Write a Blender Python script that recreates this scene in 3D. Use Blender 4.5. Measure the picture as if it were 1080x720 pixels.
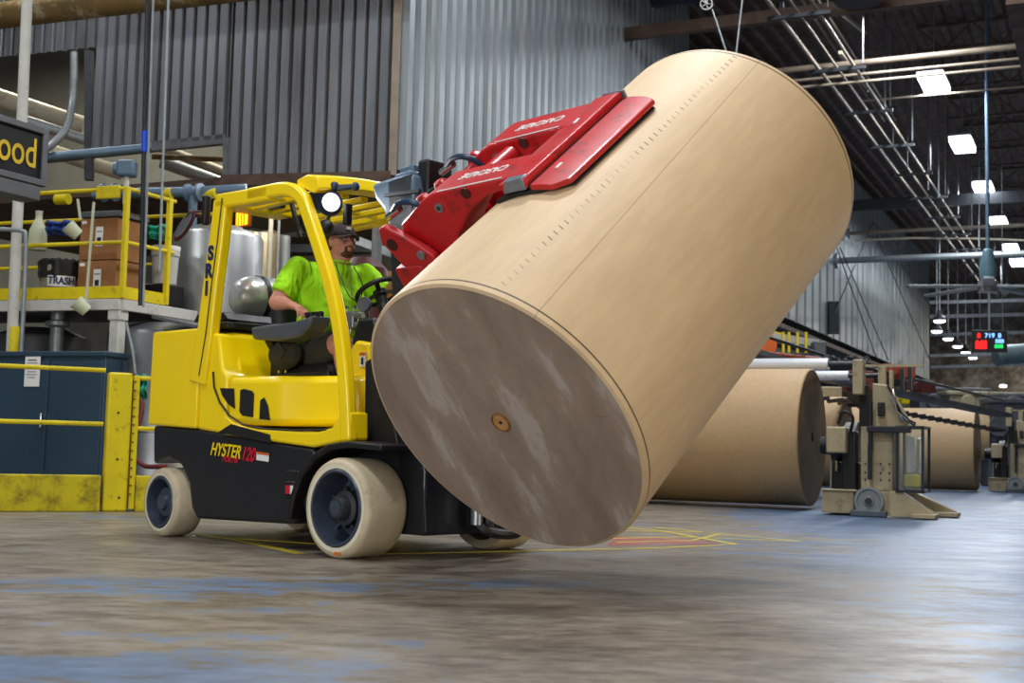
import bpy, math, random
from mathutils import Vector, Matrix
random.seed(7)
S = bpy.context.scene
COL = S.collection
for o in list(bpy.data.objects): bpy.data.objects.remove(o)
PI = math.pi
V = Vector

# ------------------------------------------------------------------ camera
FPX = 1350.0; HCAM = 0.65
th = math.atan(110/FPX); ro = math.atan(.025)
fw = V((0, math.cos(th), math.sin(th))); up0 = V((0, -math.sin(th), math.cos(th))); rt0 = V((1, 0, 0))
cr = rt0*math.cos(ro) + up0*math.sin(ro); cu = up0*math.cos(ro) - rt0*math.sin(ro)
cam = bpy.data.cameras.new('camera'); co = bpy.data.objects.new('camera', cam); COL.objects.link(co)
co.matrix_world = Matrix(((cr.x, cu.x, -fw.x, 0), (cr.y, cu.y, -fw.y, 0), (cr.z, cu.z, -fw.z, HCAM), (0, 0, 0, 1)))
cam.sensor_width = 36; cam.lens = FPX/1080*36; cam.clip_end = 400; cam.clip_start = .05
cam.dof.use_dof = True; cam.dof.focus_distance = 7.6; cam.dof.aperture_fstop = 4.0
S.camera = co
# ------------------------------------------------------------------ world, exposure
S.view_settings.view_transform = 'Standard'; S.view_settings.look = 'None'
S.view_settings.gamma = 1; S.view_settings.exposure = 0.0; S.view_settings.use_curve_mapping = False
wd = bpy.data.worlds.new('world'); S.world = wd; wd.use_nodes = True
bg = wd.node_tree.nodes['Background']; bg.inputs[0].default_value = (.80, .90, 1, 1); bg.inputs[1].default_value = .12
# building directions: WD runs down the aisle, ED across it, EL along the left wall
WD = V((.426, .905, 0)).normalized(); ED = V((.905, -.426, 0)).normalized(); EL = V((.94, -.342, 0)).normalized()
ZUP = V((0, 0, 1))
CAMP = V((0, 0, HCAM))
def ray(px, py):
    x = px-540; y = py-360
    return fw*FPX + cr*x - cu*y
def W(px, py, Y):
    r = ray(px, py); return CAMP + r*(Y/r.y)
def G(px, py, z=0):
    r = ray(px, py); return CAMP + r*((z-HCAM)/r.z)
def onplane(px, py, P0, n):
    r = ray(px, py); return CAMP + r*((P0-CAMP).dot(n)/r.dot(n))
# ceiling lamps: one row over the aisle, unseen fill added further right, one above the camera side
LAMPZ = 8.5
L0 = G(985, 86, LAMPZ)
LSTEP = 5.2
def area(loc, sx, sy, power, col=(1, .97, .92), rot=(0, 0, 0), name='lamp_and_fill_light'):
    ld = bpy.data.lights.new(name, 'AREA'); ld.shape = 'RECTANGLE'; ld.size = sx; ld.size_y = sy; ld.energy = power; ld.color = col
    o = bpy.data.objects.new(name, ld); COL.objects.link(o); o.location = loc; o.rotation_euler = rot; return o
for k in range(-5, 0):
    p = L0 + WD*(LSTEP*k); area(p-V((0, 0, .06)), 1.2, .8, 330, (.93, .96, 1))
for k in range(0, 6): area(L0 + WD*(LSTEP*k)-V((0, 0, .22)), .5, 1.3, 300, (.90, .95, 1))
for k in range(3): area(V((32+6*k, 62-3*k, 8)), 1.5, 1.5, 1900, (1, .93, .82))  # unseen fill lights added to brighten the far wall
for k in range(-5, 1):
    p = L0 + WD*(LSTEP*k) - ED*8.5; 
    if k < -2: area(p-V((0, 0, .06)), 1.2, .8, 175, (.96, .97, 1))
# unseen soft fill panels added to brighten truck, driver and roll
o = area(V((-4.6, -2.5, 2.0)), 4.5, 3.0, 400, (1, .98, .96)); o.rotation_euler = (V((-.4, 7.5, 1.2))-o.location).to_track_quat('-Z', 'Y').to_euler()
o = area(V((8.5, 1.0, 2.6)), 3.5, 4.0, 330, (1, .84, .6)); o.rotation_euler = (V((1.0, 6.5, 1.6))-o.location).to_track_quat('-Z', 'Y').to_euler()  # added warm fill, tints the right side of the roll

for x_, y_ in ((-7.5, 19.5), (-3.5, 18.3)): area(V((x_, y_, 7.5)), 1.2, 1.2, 170, (1, .93, .8))  # fill added to brighten the space behind the left wall, no fixtures
area(V((-2.6, 14.2, 3.6)), .8, .8, 18, (1, .92, .8))  # small added fill below the left wall, no fixture
# ------------------------------------------------------------------ materials
def hexc(h, a=1.0):
    h = h.lstrip('#'); out = []
    for i in (0, 2, 4):
        c = int(h[i:i+2], 16)/255; out.append(c/12.92 if c <= .04045 else ((c+.055)/1.055)**2.4)
    return tuple(out)+(a,)
class NT:
    def __init__(s, name):
        s.m = bpy.data.materials.new(name); s.m.use_nodes = True; s.t = s.m.node_tree; s.b = s.t.nodes['Principled BSDF']
        s.tc = s.t.nodes.new('ShaderNodeTexCoord')
    def n(s, typ, **kw):
        nd = s.t.nodes.new(typ)
        for k, v in kw.items():
            if k.startswith('_'): setattr(nd, k[1:], v)
            else:
                key = int(k[1:]) if k[0] == 'i' and k[1:].isdigit() else k.replace('__', ' ')
                if hasattr(v, 'is_output') or isinstance(v, bpy.types.NodeSocket): s.t.links.new(v, nd.inputs[key])
                else: nd.inputs[key].default_value = v
        return nd
    def link(s, a, b): s.t.links.new(a, b)
    def coord(s, kind='Object', scale=(1, 1, 1), rot=(0, 0, 0), loc=(0, 0, 0)):
        m = s.t.nodes.new('ShaderNodeMapping'); s.link(s.tc.outputs[kind], m.inputs[0])
        m.inputs['Scale'].default_value = scale; m.inputs['Rotation'].default_value = rot; m.inputs['Location'].default_value = loc
        return m.outputs[0]
    def noise(s, vec, sc, det=4, rough=.6):
        nd = s.n('ShaderNodeTexNoise', Vector=vec, Scale=sc, Detail=det, Roughness=rough); return nd.outputs[0]
    def ramp(s, fac, stops):
        r = s.t.nodes.new('ShaderNodeValToRGB'); s.link(fac, r.inputs[0]); e = r.color_ramp.elements
        while len(e) < len(stops): e.new(.5)
        for el, (p, c) in zip(e, stops): el.position = p; el.color = c if len(c) == 4 else tuple(c)+(1,)
        return r.outputs[0]
    def mix(s, fac, a, b, mode='MIX'):
        m = s.t.nodes.new('ShaderNodeMix'); m.data_type = 'RGBA'; m.blend_type = mode
        for i, v in ((0, fac), (6, a), (7, b)):
            if isinstance(v, bpy.types.NodeSocket): s.link(v, m.inputs[i])
            else: m.inputs[i].default_value = v
        return m.outputs[2]
    def math(s, op, a, b=0.0, clamp=False):
        m = s.t.nodes.new('ShaderNodeMath'); m.operation = op; m.use_clamp = clamp
        for i, v in ((0, a), (1, b)):
            if isinstance(v, bpy.types.NodeSocket): s.link(v, m.inputs[i])
            else: m.inputs[i].default_value = v
        return m.outputs[0]
    def bump(s, h, strength=.3, dist=.01):
        b = s.n('ShaderNodeBump', Strength=strength, Distance=dist, Height=h); s.link(b.outputs[0], s.b.inputs['Normal'])
def mat(name, c, rough=.5, metal=0, var=.12, sc=6, dirt=None, dirt_amt=.5, bump=0, coat=0, spec=.5):
    n = NT(name); c = hexc(c) if isinstance(c, str) else tuple(c)
    f = n.noise(n.coord(), sc, 5)
    dk = tuple(x*(1-var*1.6) for x in c[:3])+(1,); lt = tuple(min(1, x*(1+var)) for x in c[:3])+(1,)
    col = n.ramp(f, [(.3, dk), (.7, lt)])
    if dirt:
        f2 = n.noise(n.coord(loc=(3, 1, 7)), sc*1.7, 8, .75)
        msk = n.ramp(f2, [(.62-.16*dirt_amt, (0, 0, 0, 1)), (.72, (1, 1, 1, 1))])
        col = n.mix(msk, col, hexc(dirt))
    n.link(col, n.b.inputs['Base Color'])
    rr = n.ramp(f, [(.3, (min(1, rough*1.15),)*3), (.7, (rough*.85,)*3)]); n.link(rr, n.b.inputs['Roughness'])
    n.b.inputs['Metallic'].default_value = metal; n.b.inputs['Coat Weight'].default_value = coat
    n.b.inputs['Coat Roughness'].default_value = .1; n.b.inputs['Specular IOR Level'].default_value = spec
    if bump: n.bump(n.noise(n.coord(), sc*8, 4), bump, .004)
    return n.m
def emis(name, c, s):
    m = bpy.data.materials.new(name); m.use_nodes = True; b = m.node_tree.nodes['Principled BSDF']
    c = hexc(c); b.inputs['Base Color'].default_value = c; b.inputs['Emission Color'].default_value = c; b.inputs['Emission Strength'].default_value = s; return m
M = {}
M['yellow'] = mat('truck_yellow_paint', '#ffdc00', .32, 0, .03, 3, coat=.35)
M['rail_yellow'] = mat('rail_yellow_paint', '#d9c400', .5, 0, .08, 5, dirt='#6b5410', dirt_amt=.35)
M['kerb'] = mat('kerb_yellow_scuffed', '#c9b800', .55, 0, .12, 3, dirt='#55430f', dirt_amt=.9)
M['chassis'] = mat('chassis_black', '#171a20', .42, 0, .1, 4, coat=.15)
M['black'] = mat('black_plastic', '#0e0f11', .5, 0, .15, 10)
M['rubber'] = mat('black_rubber', '#121214', .65, 0, .15, 10)
M['mesh'] = mat('vent_mesh', '#0a0b0d', .6, 0, .2, 60, bump=.6)
M['red'] = mat('clamp_red_paint', '#b80f16', .48, 0, .08, 5, dirt='#4a1010', dirt_amt=.55, coat=.2)
M['redworn'] = mat('worn_steel_on_red', '#7c8794', .4, .5, .15, 20)
M['darkred'] = mat('dark_red_drum', '#3f0c10', .5)
M['mastblue'] = mat('mast_grey_blue', '#5c7388', .4, .2, .12, 6)
M['steel'] = mat('steel', '#9aa0a4', .35, .8, .12, 8)
M['chrome'] = mat('chrome', '#d8dde4', .15, 1, .04, 8)
M['galv'] = mat('galvanised_pipe', '#8f9699', .45, .5, .12, 12)
M['darkpipe'] = mat('dark_steel_pipe', '#2c3036', .5, .4, .2, 8)
M['roof_steel'] = mat('roof_steel', '#5a473c', .7, .2, .25, 3)
M['palepipe'] = mat('pale_pipe', '#b7b09c', .5, .1, .12, 6, dirt='#6d604a', dirt_amt=.4)
M['yellowpipe'] = mat('old_yellow_insulation', '#6f5a30', .7, 0, .2, 2, dirt='#b9ac90', dirt_amt=.5)
M['duct_tan'] = mat('conduit_tan', '#85796a', .5, .2, .2, 3)
M['rollwhite'] = mat('roller_shell', '#d5d9e0', .3, .25, .03, 4)
M['white'] = mat('white_paint', '#c2c2bb', .5, 0, .08, 5, dirt='#9a9280', dirt_amt=.3)
M['label'] = mat('label_white', '#e9e9e6', .5, 0, .03, 5)
M['rope'] = mat('white_rod', '#8d9598', .45, .1)
M['tire'] = mat('cream_rubber', '#c9bb9d', .6, 0, .09, 7, dirt='#a08c6c', dirt_amt=.35, bump=.15)
M['tireside'] = mat('cream_rubber_side', '#dad4bd', .6, 0, .05, 12, dirt='#ab9f84', dirt_amt=.2)
M['rim'] = mat('wheel_rim_dark_blue', '#444e5e', .4, .3, .15, 12)
M['hub'] = mat('greasy_hub', '#3c4043', .5, .4, .25, 25)
M['skin'] = mat('skin', '#c98a74', .5, 0, .06, 9); M['skin'].node_tree.nodes['Principled BSDF'].inputs['Subsurface Weight'].default_value = .08
M['shirt'] = mat('neon_shirt', '#a6ee00', .8, 0, .05, 4)
nt_ = M['shirt'].node_tree; tc_ = nt_.nodes.new('ShaderNodeTexCoord'); mp_ = nt_.nodes.new('ShaderNodeMapping'); mp_.inputs['Scale'].default_value = (3, 5, 1.6); mp_.inputs['Rotation'].default_value = (.5, .3, .2); nz_ = nt_.nodes.new('ShaderNodeTexNoise'); nz_.inputs['Scale'].default_value = 2.6; nz_.inputs['Detail'].default_value = 2; nz_.inputs['Distortion'].default_value = 1.2; bp_ = nt_.nodes.new('ShaderNodeBump'); bp_.inputs['Strength'].default_value = .9; bp_.inputs['Distance'].default_value = .05
nt_.links.new(tc_.outputs['Object'], mp_.inputs[0]); nt_.links.new(mp_.outputs[0], nz_.inputs[0]); nt_.links.new(nz_.outputs[0], bp_.inputs['Height']); nt_.links.new(bp_.outputs[0], nt_.nodes['Principled BSDF'].inputs['Normal'])
M['shorts'] = mat('dark_shorts', '#33322e', .9, 0, .2, 14)
M['cap'] = mat('grey_brown_cap', '#3a3234', .85, 0, .15, 20)
M['beard'] = mat('brown_beard', '#5a3626', .8, 0, .2, 60)
M['pouch'] = mat('olive_canvas', '#2e2c20', .9, 0, .2, 12)
M['board'] = mat('cardboard', '#94643a', .8, 0, .08, 4)
M['cab'] = mat('cabinet_blue', '#2d4658', .45, .1, .08, 2)
M['teal'] = mat('teal_cloth', '#149a80', .7)
M['bluecloth'] = mat('blue_cloth', '#1c3a80', .7)
M['poly'] = mat('milky_plastic', '#b9bfa0', .4, 0, .08, 6)
M['concrete'] = mat('block_wall', '#8f9086', .8, 0, .1, 2)
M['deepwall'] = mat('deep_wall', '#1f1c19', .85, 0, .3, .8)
M['beige'] = mat('machine_beige', '#a39678', .5, .05, .1, 4, dirt='#5e5440', dirt_amt=.4)
M['inox'] = mat('stainless_tank', '#b2b5b6', .33, .85, .1, 3)
M['darktank'] = mat('dark_tank', '#85888c', .38, .7, .2, 2)
M['signblack'] = mat('sign_black', '#0a0a0c', .45)
M['signyellow'] = mat('sign_letter_yellow', '#c9a91c', .5)
M['navy'] = mat('navy_letter', '#14264e', .5)
M['redletter'] = mat('red_letter', '#c5162a', .45)
M['orange'] = mat('orange_paint', '#d8651a', .5)
M['wood'] = mat('wood_plug', '#b98a4e', .7, 0, .15, 20)
M['lampwhite'] = emis('lamp_white', '#dfeaff', 14)
M['lampdome'] = emis('far_lamp_white', '#f4f2ff', 6)
M['headlamp'] = emis('headlamp_lens', '#ffffff', 5)
M['amber'] = emis('amber_strobe', '#ff7a10', 7)
M['led_red'] = emis('led_red', '#ff1a1a', 2.5); M['led_blue'] = emis('led_blue', '#7ab0ff', 2.5); M['led_green'] = emis('led_green', '#10d060', 2)
M['farsteel'] = mat('far_machine_grey', '#5f6266', .6, .2, .2, 3)
M['glass'] = mat('clear_panel', '#c8d0cc', .1); g_ = M['glass'].node_tree.nodes['Principled BSDF']; g_.inputs['Transmission Weight'].default_value = .92
for l_ in list(M['glass'].node_tree.links):
    if l_.to_node == g_: M['glass'].node_tree.links.remove(l_)
g_.inputs['Roughness'].default_value = .08; g_.inputs['Base Color'].default_value = (.85, .9, .86, 1); g_.inputs['IOR'].default_value = 1.05

def kraft(name, base, stripes=False, facing=False):
    n = NT(name)
    if not facing:
        v = n.coord(scale=(1, .25, 1)); f = n.noise(v, 2.2, 4)
        c = hexc(base); dk = tuple(x*.86 for x in c[:3])+(1,)
        col = n.ramp(f, [(.3, dk), (.7, c)])
        # fine diagonal fibre ripples
        wv = n.t.nodes.new('ShaderNodeTexNoise'); n.link(n.coord(scale=(9, 1.6, 9), rot=(.3, .5, .35)), wv.inputs[0]); wv.inputs['Scale'].default_value = 2.6; wv.inputs['Detail'].default_value = 5
        col = n.mix(.28, col, n.ramp(wv.outputs[0], [(.35, tuple(x*.78 for x in c[:3])+(1,)), (.65, tuple(min(1, x*1.08) for x in c[:3])+(1,))]))
        if stripes:
            sx = n.t.nodes.new('ShaderNodeSeparateXYZ'); n.link(n.tc.outputs['Object'], sx.inputs[0])
            ang = n.math('ARCTAN2', sx.outputs[0], sx.outputs[2])
            def band(val, c0, hw): return n.math('LESS_THAN', n.math('ABSOLUTE', n.math('SUBTRACT', val, c0)), hw)
            d1 = band(ang, .455, .021)
            cell = n.math('FRACT', n.math('MULTIPLY', n.math('ADD', sx.outputs[1], n.math('MULTIPLY', ang, .35)), 21.0))
            dash = n.math('MULTIPLY', d1, n.math('LESS_THAN', cell, .17))
            nz = n.ramp(n.noise(n.coord(), 5, 2), [(.42, (.25,)*3), (.6, (1,)*3)])
            dash = n.math('MULTIPLY', dash, nz)
            col = n.mix(n.math('MULTIPLY', dash, .8), col, hexc('#33302e'))
            # glued seam of the outer wrap
            seamx = n.math('SUBTRACT', n.math('ADD', ang, n.math('MULTIPLY', sx.outputs[1], .045)), .735)
            col = n.mix(n.math('MULTIPLY', band(seamx, 0, .0035), .45), col, hexc('#6a5945'))
            e1 = band(sx.outputs[1], .035, .005); e2 = band(sx.outputs[1], ROLL_L-.035, .005)
            col = n.mix(n.math('MULTIPLY', n.math('MAXIMUM', e1, e2), .85), col, hexc('#2b241f'))
        n.link(col, n.b.inputs['Base Color'])
        n.bump(wv.outputs[0], .22, .006)
        n.b.inputs['Roughness'].default_value = .6
    else:
        c = hexc(base)
        sx = n.t.nodes.new('ShaderNodeSeparateXYZ'); n.link(n.tc.outputs['Object'], sx.inputs[0])
        r = n.math('SQRT', n.math('ADD', n.math('MULTIPLY', sx.outputs[0], sx.outputs[0]), n.math('MULTIPLY', sx.outputs[2], sx.outputs[2])))
        f = n.noise(n.coord(loc=(2.2, 0, 5.1), scale=(2.4, 1, .8), rot=(0, .65, 0)), 1.5, 8, .62)
        col = n.ramp(f, [(.36, tuple(x*.70 for x in c[:3])+(1,)), (.54, c), (.60, hexc('#b3a9a0')), (.66, hexc('#a8988a'))])
        cmb = n.t.nodes.new('ShaderNodeCombineXYZ'); n.link(n.math('MULTIPLY', r, 1.0), cmb.inputs[0])
        rg = n.noise(cmb.outputs[0], 26, 3); col = n.mix(.11, col, n.ramp(rg, [(.35, tuple(x*.6 for x in c[:3])+(1,)), (.65, tuple(x*1.3 for x in c[:3])+(1,))]))
        # scratches and rusty scuffs
        sc = n.noise(n.coord(scale=(14, 1, 1.2), rot=(0, .7, 0)), 3, 6, .7); col = n.mix(n.ramp(sc, [(.63, (0,)*3), (.70, (.5,)*3)]), col, hexc('#b3a698'))
        sc2 = n.noise(n.coord(scale=(1.5, 1, 8), rot=(0, .4, 0), loc=(4, 4, 4)), 2.4, 6, .7); col = n.mix(n.ramp(sc2, [(.66, (0,)*3), (.72, (.5,)*3)]), col, hexc('#7b5836'))
        n.link(col, n.b.inputs['Base Color']); n.b.inputs['Roughness'].default_value = .5; n.bump(rg, .1, .003)
    return n.m
ROLL_L = 2.4255; ROLL_R = .76
M['kraft'] = kraft('kraft_wrap', '#d6bb94', True)
M['kraft2'] = kraft('kraft_paper', '#b6986e')
M['kraftface'] = kraft('roll_end', '#9c8877', facing=True)
M['kraftend'] = mat('roll_end_dark', '#8a6b42', .7, 0, .1, 3)
def wallmat(name, base, streak, rust, rs=.55):
    n = NT(name); v = n.coord(scale=(1.3, 1.3, .12)); f = n.noise(v, 1.6, 6, .65)
    col = n.ramp(f, [(.3, hexc(streak)), (.6, hexc(base))])
    f2 = n.noise(n.coord(scale=(4, 4, .2), loc=(9, 2, 3)), 1.5, 6, .7)
    col = n.mix(n.ramp(f2, [(.56, (0,)*3), (.72, (.7,)*3)]), col, hexc(rust))
    n.link(col, n.b.inputs['Base Color']); n.b.inputs['Roughness'].default_value = rs; n.b.inputs['Metallic'].default_value = .35
    return n.m
M['corr_l'] = wallmat('corrugated_grey', '#7c8188', '#525252', '#56463a')
M['corr_r'] = wallmat('corrugated_blue_grey', '#98a1a6', '#6a7074', '#7a664b', .36)
M['corr_f'] = wallmat('pale_panel', '#8a9395', '#6a706d', '#7a7156', .45)

# floor: worn grey-brown concrete with remains of blue paint
n = NT('worn_painted_concrete')
big = n.noise(n.coord(), .5, 5, .6); mid = n.noise(n.coord(scale=(.8, 1.6, 1)), 2.2, 8, .7); fine = n.noise(n.coord(scale=(.7, 1.3, 1), rot=(0, 0, -.2)), 6, 10, .8)
col = n.ramp(mid, [(.3, hexc('#453d35')), (.5, hexc('#6e6458')), (.68, hexc('#948a7c'))])
col = n.mix(.5, col, n.ramp(fine, [(.40, hexc('#3d362f')), (.60, hexc('#a59b8c'))]))
sx = n.t.nodes.new('ShaderNodeSeparateXYZ'); n.link(n.tc.outputs['Object'], sx.inputs[0])
X, Y_ = n.math('ADD', sx.outputs[0], 10.0), n.math('ADD', sx.outputs[1], 33.0)
# paint survives most in the aisle to the right and along a band across the foreground
right = n.math('MULTIPLY', n.math('SUBTRACT', X, n.math('ADD', n.math('MULTIPLY', Y_, .10), .35)), .45, True)
right = n.math('MULTIPLY', right, .20)
b1 = n.math('SUBTRACT', 1.0, n.math('MULTIPLY', n.math('ABSOLUTE', n.math('SUBTRACT', Y_, n.math('ADD', 6.1, n.math('MULTIPLY', X, .22)))), 1.6), True)
b2 = n.math('MULTIPLY', n.math('SUBTRACT', 1.0, n.math('MULTIPLY', n.math('ABSOLUTE', n.math('SUBTRACT', Y_, n.math('SUBTRACT', 3.45, n.math('MULTIPLY', X, .12)))), 2.4), True), n.math('MULTIPLY', n.math('SUBTRACT', .3, X), .8, True))
bands = n.math('MULTIPLY', n.math('MAXIMUM', b1, b2), .085)
bm = n.math('ADD', n.math('ADD', n.math('MULTIPLY', big, .30), n.math('MULTIPLY', mid, .30)), n.math('MULTIPLY', fine, .4))
bm = n.math('ADD', bm, n.math('MAXIMUM', right, bands))
msk = n.ramp(bm, [(.562, (0,)*3), (.578, (.72,)*3)])
bluec = n.ramp(fine, [(.3, hexc('#2b4a68')), (.7, hexc('#4f7eb0'))])
col = n.mix(msk, col, bluec)
n.link(col, n.b.inputs['Base Color'])
n.link(n.ramp(mid, [(.3, (.5,)*3), (.7, (.30,)*3)]), n.b.inputs['Roughness'])
n.b.inputs['Specular IOR Level'].default_value = .45
n.bump(n.math('ADD', fine, n.math('MULTIPLY', mid, 1.5)), .22, .006)
M['floor'] = n.m

# ------------------------------------------------------------------ mesh helpers
class MB:
    def __init__(s, T=None): s.v = []; s.f = []; s.T = T or Matrix()
    def add(s, vs, fs):
        k = len(s.v); s.v += [s.T @ V(p) for p in vs]; s.f += [tuple(i+k for i in f) for f in fs]; return s
    def box(s, c, d, R=None):
        c = V(c); vs = []
        for x in (-.5, .5):
            for y in (-.5, .5):
                for z in (-.5, .5):
                    p = V((x*d[0], y*d[1], z*d[2])); vs.append(c + (R @ p if R else p))
        return s.add(vs, [(0, 1, 3, 2), (4, 6, 7, 5), (0, 4, 5, 1), (2, 3, 7, 6), (0, 2, 6, 4), (1, 5, 7, 3)])
    def bar(s, p0, p1, w, h, up=(0, 0, 1)):
        p0 = V(p0); p1 = V(p1); a = (p1-p0); u = V(up); sd = a.cross(u)
        if sd.length < 1e-6: sd = a.cross(V((1, 0, 0)))
        sd.normalize(); u = sd.cross(a).normalized(); vs = []
        for p in (p0, p1):
            for i, j in ((-1, -1), (1, -1), (1, 1), (-1, 1)): vs.append(p + sd*(w/2*i) + u*(h/2*j))
        return s.add(vs, [(3, 2, 1, 0), (4, 5, 6, 7), (0, 1, 5, 4), (1, 2, 6, 5), (2, 3, 7, 6), (3, 0, 4, 7)])
    def ring(s, c, a, r, n):
        a = V(a).normalized(); u = a.orthogonal().normalized(); w = a.cross(u)
        return [V(c) + u*(r*math.cos(2*PI*i/n)) + w*(r*math.sin(2*PI*i/n)) for i in range(n)]
    def cyl(s, p0, p1, r0, r1=None, n=20):
        return s.lathe([(0, 0), (r0, 0), (r0 if r1 is None else r1, (V(p1)-V(p0)).length), (0, (V(p1)-V(p0)).length)], p0, V(p1)-V(p0), n)
    def lathe(s, prof, o, a, n=24, closed=False):
        a = V(a).normalized(); o = V(o); vs = []; fs = []; rows = []
        for r, h in prof:
            if r < 1e-6: rows.append([len(vs)]); vs.append(o+a*h)
            else:
                rows.append(list(range(len(vs), len(vs)+n))); vs += s.ring(o+a*h, a, r, n)
        seq = list(zip(rows, rows[1:]))
        if closed: seq.append((rows[-1], rows[0]))
        for A, B in seq:
            for i in range(n):
                j = (i+1) % n
                if len(A) == 1 and len(B) == 1: continue
                if len(A) == 1: fs.append((A[0], B[j], B[i]))
                elif len(B) == 1: fs.append((A[i], A[j], B[0]))
                else: fs.append((A[i], A[j], B[j], B[i]))
        return s.add(vs, fs)
    def tube(s, pts, r, n=8, closed=False):
        pts = [V(p) for p in pts]; k = len(pts); vs = []; fs = []; u = None
        for i, p in enumerate(pts):
            if closed: t = pts[(i+1) % k]-pts[i-1]
            else: t = pts[min(i+1, k-1)]-pts[max(i-1, 0)]
            t.normalize()
            if u is None: u = t.orthogonal().normalized()
            u = (u - t*u.dot(t)).normalized(); w = t.cross(u); rr = r[i] if isinstance(r, (list, tuple)) else r
            vs += [p + u*(rr*math.cos(2*PI*j/n)) + w*(rr*math.sin(2*PI*j/n)) for j in range(n)]
        for i in range(k if closed else k-1):
            A = i*n; B = ((i+1) % k)*n
            for j in range(n): fs.append((A+j, A+(j+1) % n, B+(j+1) % n, B+j))
        if not closed: fs += [tuple(reversed(range(n))), tuple(range((k-1)*n, k*n))]
        return s.add(vs, fs)
    def prism(s, poly, vec):
        poly = [V(p) for p in poly]; vec = V(vec); n = len(poly)
        nrm = V((0, 0, 0))
        for i in range(n): nrm += poly[i].cross(poly[(i+1) % n])
        if nrm.dot(vec) > 0: poly = poly[::-1]
        return s.add(poly+[p+vec for p in poly], [tuple(range(n)), tuple(reversed(range(n, 2*n)))] + [(i, i+n, (i+1) % n+n, (i+1) % n) for i in range(n)])
    def sph(s, c, r, n=16, R=None):
        c = V(c); r = V((r, r, r)) if isinstance(r, (int, float)) else V(r); vs = []; fs = []; m = n//2
        for i in range(m+1):
            ph = PI*i/m
            for j in range(n):
                p = V((r.x*math.sin(ph)*math.cos(2*PI*j/n), r.y*math.sin(ph)*math.sin(2*PI*j/n), r.z*math.cos(ph)))
                vs.append(c + (R @ p if R else p))
        for i in range(m):
            for j in range(n):
                a, b = i*n+j, i*n+(j+1) % n
                fs.append((a, a+n, b+n, b))
        return s.add(vs, fs)
    def capsule(s, p0, p1, r0, r1, n=14):
        p0 = V(p0); p1 = V(p1); L = (p1-p0).length; prof = [(0, -r0)]
        for i in range(1, 6): a = PI/2*i/5; prof.append((r0*math.sin(a), -r0*math.cos(a)))
        for i in range(0, 5): a = PI/2*i/5; prof.append((r1*math.cos(a), L+r1*math.sin(a)))
        prof.append((0, L+r1)); return s.lathe(prof, p0, p1-p0, n)
    def build(s, name, m, parent=None, bev=0, angle=35, smooth=True, mods=None):
        me = bpy.data.meshes.new(name)
        if parent is None:
            xs = [p.x for p in s.v]; ys = [p.y for p in s.v]; zs = [p.z for p in s.v]
            org = V(((min(xs)+max(xs))/2, (min(ys)+max(ys))/2, min(zs))); inv = Matrix.Translation(-org)
        else:
            org = V((0, 0, 0)); inv = WM[parent.name].inverted()
        me.from_pydata([inv @ p for p in s.v], [], s.f); me.validate(); me.materials.append(M[m] if isinstance(m, str) else m)
        import bmesh
        b = bmesh.new(); b.from_mesh(me); bmesh.ops.recalc_face_normals(b, faces=b.faces); b.to_mesh(me); b.free()
        if smooth:
            me.polygons.foreach_set('use_smooth', [True]*len(me.polygons))
            me.set_sharp_from_angle(angle=math.radians(angle))
        o = bpy.data.objects.new(name, me); COL.objects.link(o)
        if parent is not None: o.parent = parent; WM[o.name] = WM[parent.name]
        else: o.location = org; WM[o.name] = Matrix.Translation(org)
        if bev:
            md = o.modifiers.new('bevel', 'BEVEL'); md.width = bev; md.segments = 3; md.limit_method = 'ANGLE'; md.angle_limit = math.radians(40)
        return o
WM = {}
def tag(o, label, cat=None, group=None, kind=None):
    if label: o['label'] = label
    if cat: o['category'] = cat
    if group: o['group'] = group
    if kind: o['kind'] = kind
    return o
def thing(name, loc, label, cat, group=None, mtx=None):
    o = bpy.data.objects.new(name, None); COL.objects.link(o); o.empty_display_size = .2
    Mx = mtx if mtx is not None else Matrix.Translation(V(loc)); o.matrix_world = Mx; WM[o.name] = Mx.copy(); return tag(o, label, cat, group)
def structure(name, mb, m, **k):
    o = mb.build(name, m, **k); o['kind'] = 'structure'; return o
def copy_thing(o, M4, label=None):
    """copy a thing with its parts and sub-parts; M4 moves it in the world"""
    r = o.copy(); COL.objects.link(r); r.matrix_world = M4 @ WM[o.name]; WM[r.name] = M4 @ WM[o.name]
    if label: r['label'] = label
    def rec(src, dst):
        for ch in list(src.children):
            c = ch.copy(); COL.objects.link(c); c.parent = dst; WM[c.name] = WM[dst.name]; rec(ch, c)
    rec(o, r); return r
def text(s, org, xd, yd, size, m, parent, name='lettering', extr=.0015, bold=0, shear=0, align='CENTER', sx=1.0):
    cu_ = bpy.data.curves.new(name, 'FONT'); cu_.body = s; cu_.size = size; cu_.extrude = extr; cu_.offset = bold; cu_.shear = shear
    cu_.align_x = align; cu_.align_y = 'CENTER'
    ob = bpy.data.objects.new('tmp', cu_); COL.objects.link(ob)
    me = bpy.data.meshes.new_from_object(ob.evaluated_get(bpy.context.evaluated_depsgraph_get())); bpy.data.objects.remove(ob)
    xd = V(xd).normalized(); yd = V(yd); yd = (yd-xd*yd.dot(xd)).normalized(); z = xd.cross(yd)
    Mx = Matrix(((xd.x*sx, yd.x, z.x, org[0]), (xd.y*sx, yd.y, z.y, org[1]), (xd.z*sx, yd.z, z.z, org[2]), (0, 0, 0, 1)))
    inv = WM[parent.name].inverted() if parent else Matrix()
    me.transform(inv @ Mx); me.materials.clear(); me.materials.append(M[m])
    o = bpy.data.objects.new(name, me); COL.objects.link(o)
    if parent: o.parent = parent; WM[o.name] = WM[parent.name]
    return o
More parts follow.
